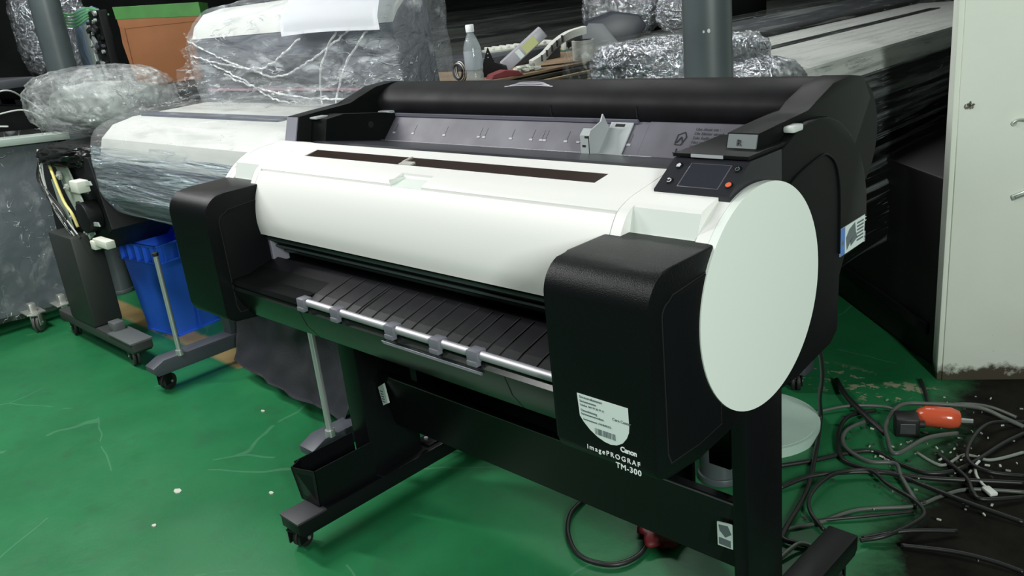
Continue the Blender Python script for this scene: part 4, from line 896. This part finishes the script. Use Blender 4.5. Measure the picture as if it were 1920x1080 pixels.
# black box filling the dark area on the floor between pipe and wall
d_ = (Vector((.40, 1.235, 0)) - Vector((-.20, 1.775, 0))); L_ = d_.length; d_.normalize()
CBN = root('floor_dark_box', (-.20, 1.80, 0), 'black filler box on the floor between the wrapped machine and white wall', 'cabinet', rz=math.atan2(d_.y, d_.x))
bm = bmesh.new(); box(bm, -.9, L_ - .02, .02, .55, 0, .60, .01); fin('dark_box_body', bm, mat('dark_box_black', (.006, .006, .006), .6), CBN, smooth=True)
bm = bmesh.new(); box(bm, -.2, L_ - .1, .005, .02, .10, .14, .004); fin('dark_box_rail', bm, MDARK, CBN, smooth=True)
# grey leg and castor visible under the printer's right end
SL = Cc
bm = bmesh.new(); box(bm, -.03, .13, .94, 1.0, .065, .11, .006); box(bm, .0, .06, .95, 1.0, .10, .66, .005); fin('foot', bm, SLATE, SL, smooth=True)
castor(SL, .09, .96, r=.030, hz=.068, yaw=.5)
# ---- long dark machines in the background
def long_machine(name, x0, x1, y0, y1, zt_, label, tilt=.06):
    t_ = root(name, (0, 0, 0), label, 'machine')
    bm = bmesh.new(); prism(bm, [(x1, zt_ - .35), (x1 + .02, zt_ - .1), (x1 - .02, zt_), (x0, zt_ + tilt), (x0, zt_ - .35)], y0, y1, 'y', bev=.01); fin('housing', bm, mat('housing_dusty', (.05, .055, .05), .5, var=.4, vscale=3), t_, smooth=30)
    bm = bmesh.new(); w_ = x1 - x0; box(bm, x0 + w_ * .35, x0 + w_ * .45, y0 + .2, y1 - .2, zt_ + tilt * .55, zt_ + tilt * .75); fin('slot', bm, MDARK, t_)
    hull('film_wrap', [(x1 + .04, zt_ - .36), (x1 + .04, zt_ - .1), (x1, zt_ + .02), (x0 + w_ * .5, zt_ + tilt * .6 + .03), (x0, zt_ + tilt + .02), (x0 - .04, zt_ - .3), (x0 + w_ * .5, zt_ - .4)], y0 - .05, y1 + .05, FILM_DARK, t_, axis='y', amp=.015, fr=(1.5, 8, 8), ends=.04, endr=.1, nu=70, nv=90)
    for y in (y0 + .3, y1 - .3):
        bm = bmesh.new(); box(bm, (x0 + x1) / 2 - .05, (x0 + x1) / 2 + .05, y - .05, y + .05, 0, zt_ - .34); fin('leg', bm, MDARK, t_)
    return t_
long_machine('long_machine', -2.75, -1.95, 1.2, 4.6, .96, 'long dark machine in dusty film behind the parts table', .10)
long_machine('long_machine', -3.9, -3.0, 2.2, 5.6, 1.0, 'second long dark machine, farther back behind the tall grey hood', .10)
long_machine('long_machine', -1.80, -1.2, 3.15, 5.8, .98, 'dusty film-covered machine far back above the crinkled bundle', .08)
long_machine('long_machine', -5.4, -4.3, 2.4, 6.0, 1.02, 'farthest dark wrapped machine behind the cardboard box', .12)
BM = root('black_machine', (0, 0, 0), 'black machine with blue-grey post and white arm beside the pipe top, in back', 'machine')
bm = bmesh.new(); box(bm, -1.75, -1.1, 2.5, 3.0, .98, 1.14, .02); box(bm, -1.65, -1.2, 2.55, 2.9, 0, .99, .01); fin('housing', bm, MDARK, BM, smooth=True)
bm = bmesh.new(); box(bm, -1.62, -1.56, 2.46, 2.51, .98, 1.3, .006); box(bm, -1.62, -1.30, 2.45, 2.50, 1.15, 1.20, .006); fin('post', bm, mat('post_blue_grey', (.10, .13, .2), .4), BM, smooth=True)
bm = bmesh.new(); tube(bm, [(-1.38, 2.47, 1.24), (-1.34, 2.47, 1.16), (-1.30, 2.47, 1.10)], .02, 10); fin('arm', bm, mat('arm_pale', (.45, .48, .48), .4), BM, smooth=True)

# ---- parts table and the things on it
TB = root('parts_table', (0, 0, 0), 'table of stacked brown boards carrying loose machine parts', 'table')
random.seed(3)
for k, (x1, z, t, c_) in enumerate(((-1.03, .940, .010, (.22, .15, .09)), (-1.02, .922, .012, (.03, .028, .022)), (-1.0, .908, .010, (.30, .24, .15)), (-1.02, .893, .010, (.04, .03, .025)), (-.99, .878, .010, (.24, .18, .10)))):
    bm = bmesh.new(); box(bm, -1.86, x1, .78 + .01 * k, 2.10, z, z + t, .002); fin('board', bm, mat('board_%d' % k, c_, .7, var=.3, vscale=10), TB)
for x, y in ((-1.8, .95), (-1.15, .95), (-1.15, 2.0), (-1.8, 2.0)):
    bm = bmesh.new(); box(bm, x - .03, x + .03, y - .03, y + .03, 0, .879); fin('leg', bm, MDARK, TB)
TZ = .9505
# bottle
def glassy(name, col, a):
    return film(name, col=col, stretch=(1, 1, 1), scale=8, lo=a, hi=min(1, a + .2), thr=(.3, .7), rough=.08, bump=.15)
BT = root('water_bottle', (-1.075, .865, TZ), 'clear plastic bottle with white cap and pale label on the parts table', 'bottle')
bm = bmesh.new(); lathe(bm, [(.001, 0), (.028, 0), (.031, .006), (.031, .03), (.0295, .034), (.031, .04), (.031, .115), (.029, .125), (.022, .145), (.013, .165), (.012, .178), (.001, .178)], n=36); fin('bottle_body', bm, glassy('clear_pet', (.55, .62, .64), .28), BT, smooth=True)
bm = bmesh.new(); lathe(bm, [(.0318, .045), (.0322, .046), (.0322, .108), (.0318, .109)], n=36); fin('bottle_label', bm, glassy('label_film', (.55, .60, .66), .55), BT, smooth=True)
bm = bmesh.new(); lathe(bm, [(.001, .172), (.0145, .172), (.015, .174), (.015, .194), (.0135, .197), (.001, .197)], n=36); fin('cap', bm, mat('cap_white', (.85, .87, .9), .4), BT, smooth=True)
bm = bmesh.new(); lathe(bm, [(.001, .002), (.029, .004), (.029, .05), (.001, .05)], n=30); fin('water', bm, glassy('water', (.3, .36, .36), .15), BT, smooth=True)
def simple(name, m, label, cat, f, group=None, smooth=True, loc=None, rz=0):
    t_ = root(name, loc or (0, 0, TZ), label, cat, group, rz); f(t_); return t_
def f(t_):
    for k in range(5):
        bm = bmesh.new(); R0 = .024
        tube(bm, [(R0 * math.cos(a), .03 + .004 * k, .045 + R0 * 1.1 * math.sin(a) * (1 + .08 * k)) for a in [i * .35 for i in range(19)]], .0045, 8); fin('cable_turn', bm, [RUBBER, mat('cable_white', (.7, .72, .7), .45)][k % 2], t_, smooth='all')
simple('cable_coil', None, 'black and white looped cable coil left of the bottle', 'cable', f, loc=(-1.18, .85, TZ - .01))
def f(t_):
    bm = bmesh.new(); prism(bm, [(-.05, .0), (.06, .0), (.05, .035), (.005, .05), (-.012, .105), (-.03, .06)], -.008, .008, 'y', bev=.002); fin('bracket_body', bm, MDARK, t_, smooth=True)
    for z in (.07, .084):
        bm = bmesh.new(); cyl(bm, (-.012, -.009, z), .0025, .003, 'y', 10); fin('rivet', bm, STEELR, t_, smooth=True)
simple('black_bracket', None, 'pointed black plastic bracket standing just right of the bottle', 'bracket', f, loc=(-1.14, 1.02, TZ), rz=.6)
def f(t_):
    bm = bmesh.new(); box(bm, -.10, .10, -.045, .045, -.022, .022, .004, M=Matrix.Translation((0, 0, .078)) @ Matrix.Rotation(-.62, 4, 'Y')); fin('case', bm, mat('case_grey', (.34, .34, .38), .4), t_, smooth=True)
    bm = bmesh.new(); box(bm, .0, .06, -.047, -.044, -.018, .016, M=Matrix.Translation((0, 0, .078)) @ Matrix.Rotation(-.62, 4, 'Y')); fin('case_label', bm, mat('label_yellow_green', (.45, .48, .2), .5), t_)
    bm = bmesh.new(); box(bm, -.03, -.01, -.047, -.044, -.018, .016, M=Matrix.Translation((0, 0, .078)) @ Matrix.Rotation(-.62, 4, 'Y')); fin('label_small', bm, PAPER, t_)
simple('grey_case', None, 'tilted grey box with a yellow-green label on the parts table', 'box', f, loc=(-1.13, 1.18, TZ), rz=.8)
def f(t_):
    bm = bmesh.new(); random.seed(8)
    for k in range(14): box(bm, -.008, .008, -.006, .006, -.006, .006, .001, M=Matrix.Translation((random.uniform(-.06, .06), random.uniform(-.02, .02), random.uniform(.006, .02))) @ Matrix.Rotation(random.random() * 3, 4, 'X'))
    fin('connectors', bm, mat('connector_white', (.55, .57, .5), .5), t_)
    for k in range(4):
        bm = bmesh.new(); tube(bm, [(-.07 + .02 * k, -.02, .01), (-.02, .01 * k, .02), (.05, .02, .012 + .004 * k)], .003, 6, smooth_n=5); fin('wire', bm, mat('wire_pale', (.4, .42, .4), .5), t_, smooth='all')
simple('wire_harness', None, 'small pile of white connectors and wires in front of the grey box', 'wiring', f, loc=(-1.07, 1.13, TZ), rz=1.4)
def f(t_):
    bm = bmesh.new(); P = spline([Vector(p) for p in ((-.11, 0, .012), (-.06, 0, .035), (-.01, 0, .075), (.05, 0, .105), (.12, 0, .118))], 6)
    for a, b_ in zip(P, P[1:]):
        pass
    up = [(p.x, p.z + .014) for p in P]; dn = [(p.x, p.z - .014) for p in P][::-1]
    prism(bm, up + dn, -.03, .03, 'y', bev=.003); fin('arm_body', bm, mat('arm_white', (.58, .60, .56), .45), t_, smooth=30)
    for k in range(5):
        bm = bmesh.new(); box(bm, -.075 + .022 * k, -.067 + .022 * k, -.033, -.029, .02 + .016 * k, .045 + .016 * k, .001); fin('arm_rib', bm, MGREY, t_)
simple('white_plastic_arm', None, 'curved off-white plastic arm lying right of the grey box', 'machine part', f, loc=(-1.12, 1.36, TZ), rz=1.0)
def f(t_):
    bm = bmesh.new(); cyl(bm, (0, 0, .038), .046, .076, 'z', 40, bev=.003); fin('cup_body', bm, mat('cup_grey', (.42, .44, .42), .45), t_, smooth=True)
    bm = bmesh.new(); cyl(bm, (0, 0, .0765), .036, .002, 'z', 30); fin('cup_inside', bm, MDARK, t_)
simple('pale_cylinder', None, 'short pale grey cylinder on the table below the dark angular cover', 'machine part', f, loc=(-1.10, 1.50, TZ))
def f(t_):
    bm = bmesh.new(); prism(bm, [(-.11, .0), (.06, .0), (.15, .10), (.12, .145), (.02, .165), (-.09, .135), (-.12, .09)], -.10, .10, 'y', bev=.008); fin('cover_body', bm, mat('cover_navy', (.03, .035, .048), .4), t_, smooth=True)
    bm = bmesh.new(); prism(bm, [(-.118, .012), (.03, .004), (.055, .006), (-.03, .125), (-.09, .132), (-.12, .09)], -.106, -.099, 'y', bev=.002); fin('cover_side', bm, mat('cover_side_grey', (.14, .155, .17), .45), t_, smooth=True)
simple('angular_cover', None, 'dark angular plastic cover at the right end of the parts table', 'cover', f, loc=(-1.17, 1.76, TZ + .0), rz=.75)
def f(t_):
    bm = bmesh.new(); box(bm, -.16, .16, -.06, .06, .0, .010, .002); fin('tray_base', bm, mat('tray_cream', (.45, .46, .40), .5), t_)
    for k in range(9):
        bm = bmesh.new(); box(bm, -.15 + .034 * k, -.135 + .034 * k, -.055, .055, .009, .022, .003); fin('tray_ridge', bm, mat('ridge_white', (.62, .64, .6), .45), t_, smooth=True)
simple('ribbed_tray', None, 'white ribbed plastic tray lying flat behind the grey box', 'tray', f, loc=(-1.50, 1.55, TZ + .05), rz=1.1)
simple('tray_support_box', None, 'dark box under the ribbed tray behind the bottle', 'box', lambda t_: fin('box_body', (lambda b: (box(b, -.25, .17, -.30, .12, 0, .05, .004), b)[1])(bmesh.new()), MGREY2, t_, smooth=True), loc=(-1.5, 1.5, TZ))
def f(t_):
    bm = bmesh.new(); box(bm, -.10, .10, -.05, .05, 0, .004); fin('board', bm, mat('pcb_green', (.03, .10, .06), .4), t_)
    for k in range(6):
        bm = bmesh.new(); x = -.085 + .034 * k; box(bm, x, x + .018, -.02 - .01 * (k % 2), .015, .004, .05 - .012 * (k % 3), .002); fin('component', bm, [mat('comp_white', (.6, .62, .58), .45), mat('comp_grey', (.3, .32, .3), .45), MDARK][(k * 2) % 3], t_, smooth=True)
simple('circuit_board', None, 'green circuit board with tall white components behind the plastic arm', 'circuit board', f, loc=(-1.52, 1.97, TZ + .0), rz=1.0)
def f(t_):
    bm = bmesh.new(); prism(bm, [(-.06, 0), (.07, 0), (.05, .018), (.0, .026), (-.05, .015)], -.03, .03, 'y', bev=.004); fin('cloth_body', bm, mat('dark_red_cloth', (.16, .02, .025), .7), t_, smooth=True)
simple('red_rag', None, 'dark red rag on the table edge beside the bottle', 'rag', f, loc=(-1.07, 1.00, TZ - .001), rz=1.2)
o = plastic_lump('crumpled_film_bag', (-1.51, 2.30, 1.09), (.20, .13, .12), FILM_FOIL, None, 12, .08, 10, 5); tag(o, 'sparkling crumpled film bag behind the dark angular cover', 'wrapped goods')
o = plastic_lump('crumpled_film_bag', (-1.10, 2.30, 1.07), (.16, .13, .10), FILM_FOIL, None, 15, .08, 10, 5); tag(o, 'crumpled film bag directly left of the pipe, on the dark chest', 'wrapped goods')
bm = bmesh.new(); box(bm, -1.62, -.97, 2.16, 2.44, .0, .96, .01); tag(fin('storage_chest', bm, MDARK, smooth=True), 'dark chest carrying the crumpled film bags', 'chest')

# ---- floor: cables, plugs, lid, debris
LID = root('round_lid', (.098, .695, 0), 'pale round lid lying flat on the floor behind the right printer leg', 'lid')
bm = bmesh.new(); cyl(bm, (0, 0, .014), .178, .028, 'z', 96, bev=.004); fin('lid_disc', bm, mat('lid_mint', (.46, .62, .54), .45), LID, smooth=True)
bm = bmesh.new(); cyl(bm, (0, 0, .0282), .168, .0012, 'z', 96); fin('lid_face', bm, mat('lid_mint_face', (.50, .66, .58), .45, var=.06, vscale=10), LID)
CABB = mat('cable_black', (.010, .011, .011), .45); CABG = mat('cable_grey', (.09, .10, .09), .45); CABL = mat('cable_light', (.22, .25, .22), .45)
CABLES = {
 1: ([(.395, .16, .66), (.47, .27, .52), (.36, .56, .30), (.27, .74, .12), (.245, .80, .02), (.316, .619), (.373, .453), (.402, .294), (.419, .258), (.468, .273)], .006, CABB, 'black cable hanging down behind the printer and running to the right foot'),
 2: [[(.198, .838), (.267, .92), (.343, .968), (.386, .968), (.437, .947), (.465, .955)], .0045, CABG, 'grey cable running from the white lid to the red plug'],
 3: [[(.561, .934), (.514, .846), (.48, .729), (.434, .793), (.4, .871), (.392, .99), (.457, 1.041), (.565, 1.083), (.636, 1.059), (.686, 1.057)], .006, CABG, 'grey cable looped round the black adapter'],
 4: [[(.259, .541), (.316, .611), (.374, .697), (.424, .738), (.5, .712), (.575, .712), (.628, .785), (.668, .948), (.694, 1.029)], .006, CABB, 'thick black cable leaving the lid edge and crossing to the tangle'],
 5: [[(.336, .951), (.295, .874), (.309, .777), (.371, .656), (.433, .637), (.498, .652), (.575, .676), (.675, .729), (.76, .783)], .006, CABB, 'black cable bowing left around the chipped floor patch'],
 6: [[(.31, .444), (.352, .523), (.42, .592), (.503, .641), (.591, .632), (.683, .617), (.805, .617)], .0055, CABB, 'black cable arching from the printer leg across the middle of the tangle'],
 7: [[(.471, .343), (.426, .372), (.395, .428), (.388, .505), (.404, .57), (.46, .619), (.52, .583), (.591, .553), (.628, .515), (.624, .464), (.594, .384), (.551, .351)], .005, CABB, 'black cable curled into a wide loop just behind the right foot'],
 8: [[(.389, .294), (.446, .368), (.495, .466), (.591, .553), (.627, .63), (.669, .693), (.77, .749)], .0045, CABG, 'grey cable sweeping from the right foot up to the right edge'],
 9: [[(.439, .371), (.53, .453), (.599, .53)], .004, CABB, 'short black cable lying inside the wide loop'],
 10: [[(.347, .889), (.326, .788), (.355, .708), (.434, .667), (.492, .692), (.527, .643), (.592, .566)], .0055, CABG, 'grey cable zigzagging left of the black adapter'],
 11: [[(.169, 1.068), (.251, .957), (.347, .871), (.414, .829)], .008, CABB, 'thick black cable end running diagonally to the adapter'],
 12: [[(.367, 1.205), (.407, 1.133), (.446, 1.053)], .006, CABB, 'short black cable at the white wall corner'],
 14: [[(.441, .195), (.453, .254), (.474, .274)], .005, CABL, 'short light grey cable beside the right foot'],
 15: [[(.703, .503), (.622, .425), (.552, .36)], .005, CABB, 'black cable lying across the dark floor beyond the foot'],
 16: [[(.507, .794), (.58, .766), (.609, .846), (.666, .854), (.719, .935)], .004, CABL, 'light grey cable running from the adapter under the red plug'],
 17: [[(.625, .389), (.719, .424), (.791, .438), (.852, .442)], .005, CABB, 'black cable at the lower right on the bare floor'],
 18: [[(.553, .809), (.647, .726), (.683, .669), (.711, .65), (.777, .721)], .005, CABB, 'black cable dipping below the red plug'],
 19: [[(.679, 1.086), (.618, 1.013), (.607, .908), (.629, .8), (.687, .767), (.753, .812)], .005, CABB, 'black cable curving round the right side of the tangle'],
 20: [[(.461, 1.071), (.519, 1.122), (.581, 1.138), (.653, 1.113)], .0045, CABG, 'thin grey cable along the foot of the white wall'],
 21: [[(-.06, .126), (-.042, .053), (.011, -.017), (.087, -.061), (.163, -.04), (.188, .025), (.156, .101), (.06, .17), (-.02, .18), (-.06, .126)], .006, CABB, 'black cable coiled in a ring under the printer'],
 22: [[(-.64, .075), (-.56, .105), (-.507, .123), (-.433, .137), (-.30, .16)], .004, mat('cable_pale', (.4, .43, .42), .4), 'pale thin cable on the floor behind the left printer foot'],
}
random.seed(2)
for k, (pts, r, m, lb) in CABLES.items():
    P = [Vector((p[0], p[1], p[2] if len(p) > 2 else r + .0055 * (k % 4) * (1 if 0 < i < len(pts) - 1 else .3))) for i, p in enumerate(pts)]
    bm = bmesh.new(); tube(bm, spline(P, 8), r, 8); tag(fin('power_cable', bm, m, smooth='all'), lb, 'cable', 'cables tangled on the floor')
# white usb-like lead
LD = root('white_lead', (0, 0, 0), 'short white lead with flat plug on the dark floor, right of the loops', 'cable')
bm = bmesh.new(); tube(bm, spline([Vector((x, y, .012)) for x, y in ((.65, .821), (.65, .792), (.665, .752), (.685, .724), (.700, .710))], 8), .0035, 8); fin('lead', bm, mat('lead_white', (.6, .63, .6), .45), LD, smooth='all')
bm = bmesh.new(); box(bm, -.010, .010, -.017, .017, .006, .016, .003, M=Matrix.Translation((.71, .700, 0)) @ Matrix.Rotation(.9, 4, 'Z')); fin('plug', bm, mat('plug_white', (.7, .72, .7), .4), LD, smooth=True)
AD = root('power_adapter', (.447, .885, 0), 'black power adapter block lying among the cables', 'adapter', rz=.5)
bm = bmesh.new(); box(bm, -.030, .030, -.028, .028, 0, .055, .006); fin('adapter_body', bm, CABB, AD, smooth=True)
bm = bmesh.new(); box(bm, -.02, .02, -.0295, -.0275, .012, .042, .002); fin('adapter_recess', bm, mat('recess_grey', (.05, .055, .055), .3), AD)
bm = bmesh.new(); cyl(bm, (.036, .0, .028), .010, .02, 'x', 14, bev=.002); fin('strain_relief', bm, RUBBER, AD, smooth=True)
RP = root('red_plug', (.505, .950, .034), 'glossy orange-red connector plug lying on the black cables', 'plug', rz=.38)
bm = bmesh.new(); tube(bm, [(-.055, 0, 0), (-.045, 0, .001), (-.03, 0, .002), (.03, 0, .002), (.05, 0, 0), (.056, 0, 0)], [.012, .021, .028, .029, .023, .014], 20); fin('plug_body', bm, mat('plug_red', (.62, .10, .045), .22, bump=.6, bscale=40), RP, smooth='all')
bm = bmesh.new(); tube(bm, [(-.085, 0, -.004), (-.05, 0, 0)], [.006, .009], 12); fin('cord_collar', bm, CABL, RP, smooth='all')
bm = bmesh.new(); prism(bm, [(.05, -.006), (.085, -.004), (.085, .004), (.05, .006)], -.006, .002, 'z'); fin('prong', bm, STEELR, RP)
bm = bmesh.new(); bmesh.ops.create_icosphere(bm, subdivisions=4, radius=1)
for v in bm.verts:
    n_ = v.co.copy(); d_ = 1 + .25 * noise.noise(n_ * 2.2) + .12 * noise.noise(n_ * 5)
    v.co = Vector((n_.x * .07, n_.y * .13, max(0, n_.z * .038 + .022))) * d_; v.co.z = max(.0005, v.co.z)
bmesh.ops.transform(bm, matrix=Matrix.Translation((.165, .185, 0)) @ Matrix.Rotation(.35, 4, 'Z'), verts=bm.verts)
tag(fin('red_bag', bm, mat('red_bag', (.20, .014, .02), .5, bump=.4, bscale=30), smooth='all'), 'crumpled red bag on the floor under the printer crossbar', 'bag')
# scraps
SCR = mat('scrap_paper', (.50, .54, .46), .7)
random.seed(21)
for (x, y, lb) in ((-1.044, -.5, 'white paper scrap on the open green floor, nearest the left foot'), (-1.29, -.08, 'small dirty paper scrap by the hanging cloth'), (-.93, -.62, 'tiny white scrap nearest the lower left of the floor'), (-.80, -.34, 'pale crumb on the floor just left of the left foot')):
    bm = bmesh.new(); s_ = .013 if 'open' in lb else .007
    prism(bm, [(s_ * (1 + .4 * random.random()) * math.cos(a), s_ * (.6 + .4 * random.random()) * math.sin(a)) for a in [i * 1.047 for i in range(6)]], 0, .003, 'z'); bmesh.ops.transform(bm, matrix=Matrix.Translation((x, y, .0)), verts=bm.verts); tag(fin('paper_scrap', bm, SCR), lb, 'scrap', 'paper scraps on the green floor')
bm = bmesh.new(); random.seed(31)
for k in range(130):
    x = random.gauss(.55, .13); y = random.gauss(.80, .17); s_ = random.uniform(.0015, .006)
    if x < .2: continue
    box(bm, -s_, s_, -s_ * .4, s_ * .4, 0, .003, M=Matrix.Translation((x, y, .0005 + random.random() * .012)) @ Matrix.Rotation(random.random() * 3, 4, 'Z') @ Matrix.Rotation(random.uniform(-.3, .3), 4, 'Y'), mi=k % 3)
tag(fin('floor_debris', bm, [SCR, mat('debris_grey', (.25, .27, .24), .7), mat('debris_dark', (.04, .04, .035), .8)]), 'litter of pale chips and crumbs scattered among the floor cables', 'debris', kind='stuff')

DC = root('back_dark_box', (0, 0, 0), 'black filler box behind the blue crate and the stripped machine', 'cabinet')  # black box put in to fill the dark gap behind the crate
bm = bmesh.new(); box(bm, -3.0, -2.40, .36, .95, .0, .998, .01); fin('dark_box_body', bm, MDARK, DC, smooth=True)
bm = bmesh.new(); box(bm, -2.95, -2.45, .352, .362, .45, .455); fin('door_gap', bm, GROOVE, DC)
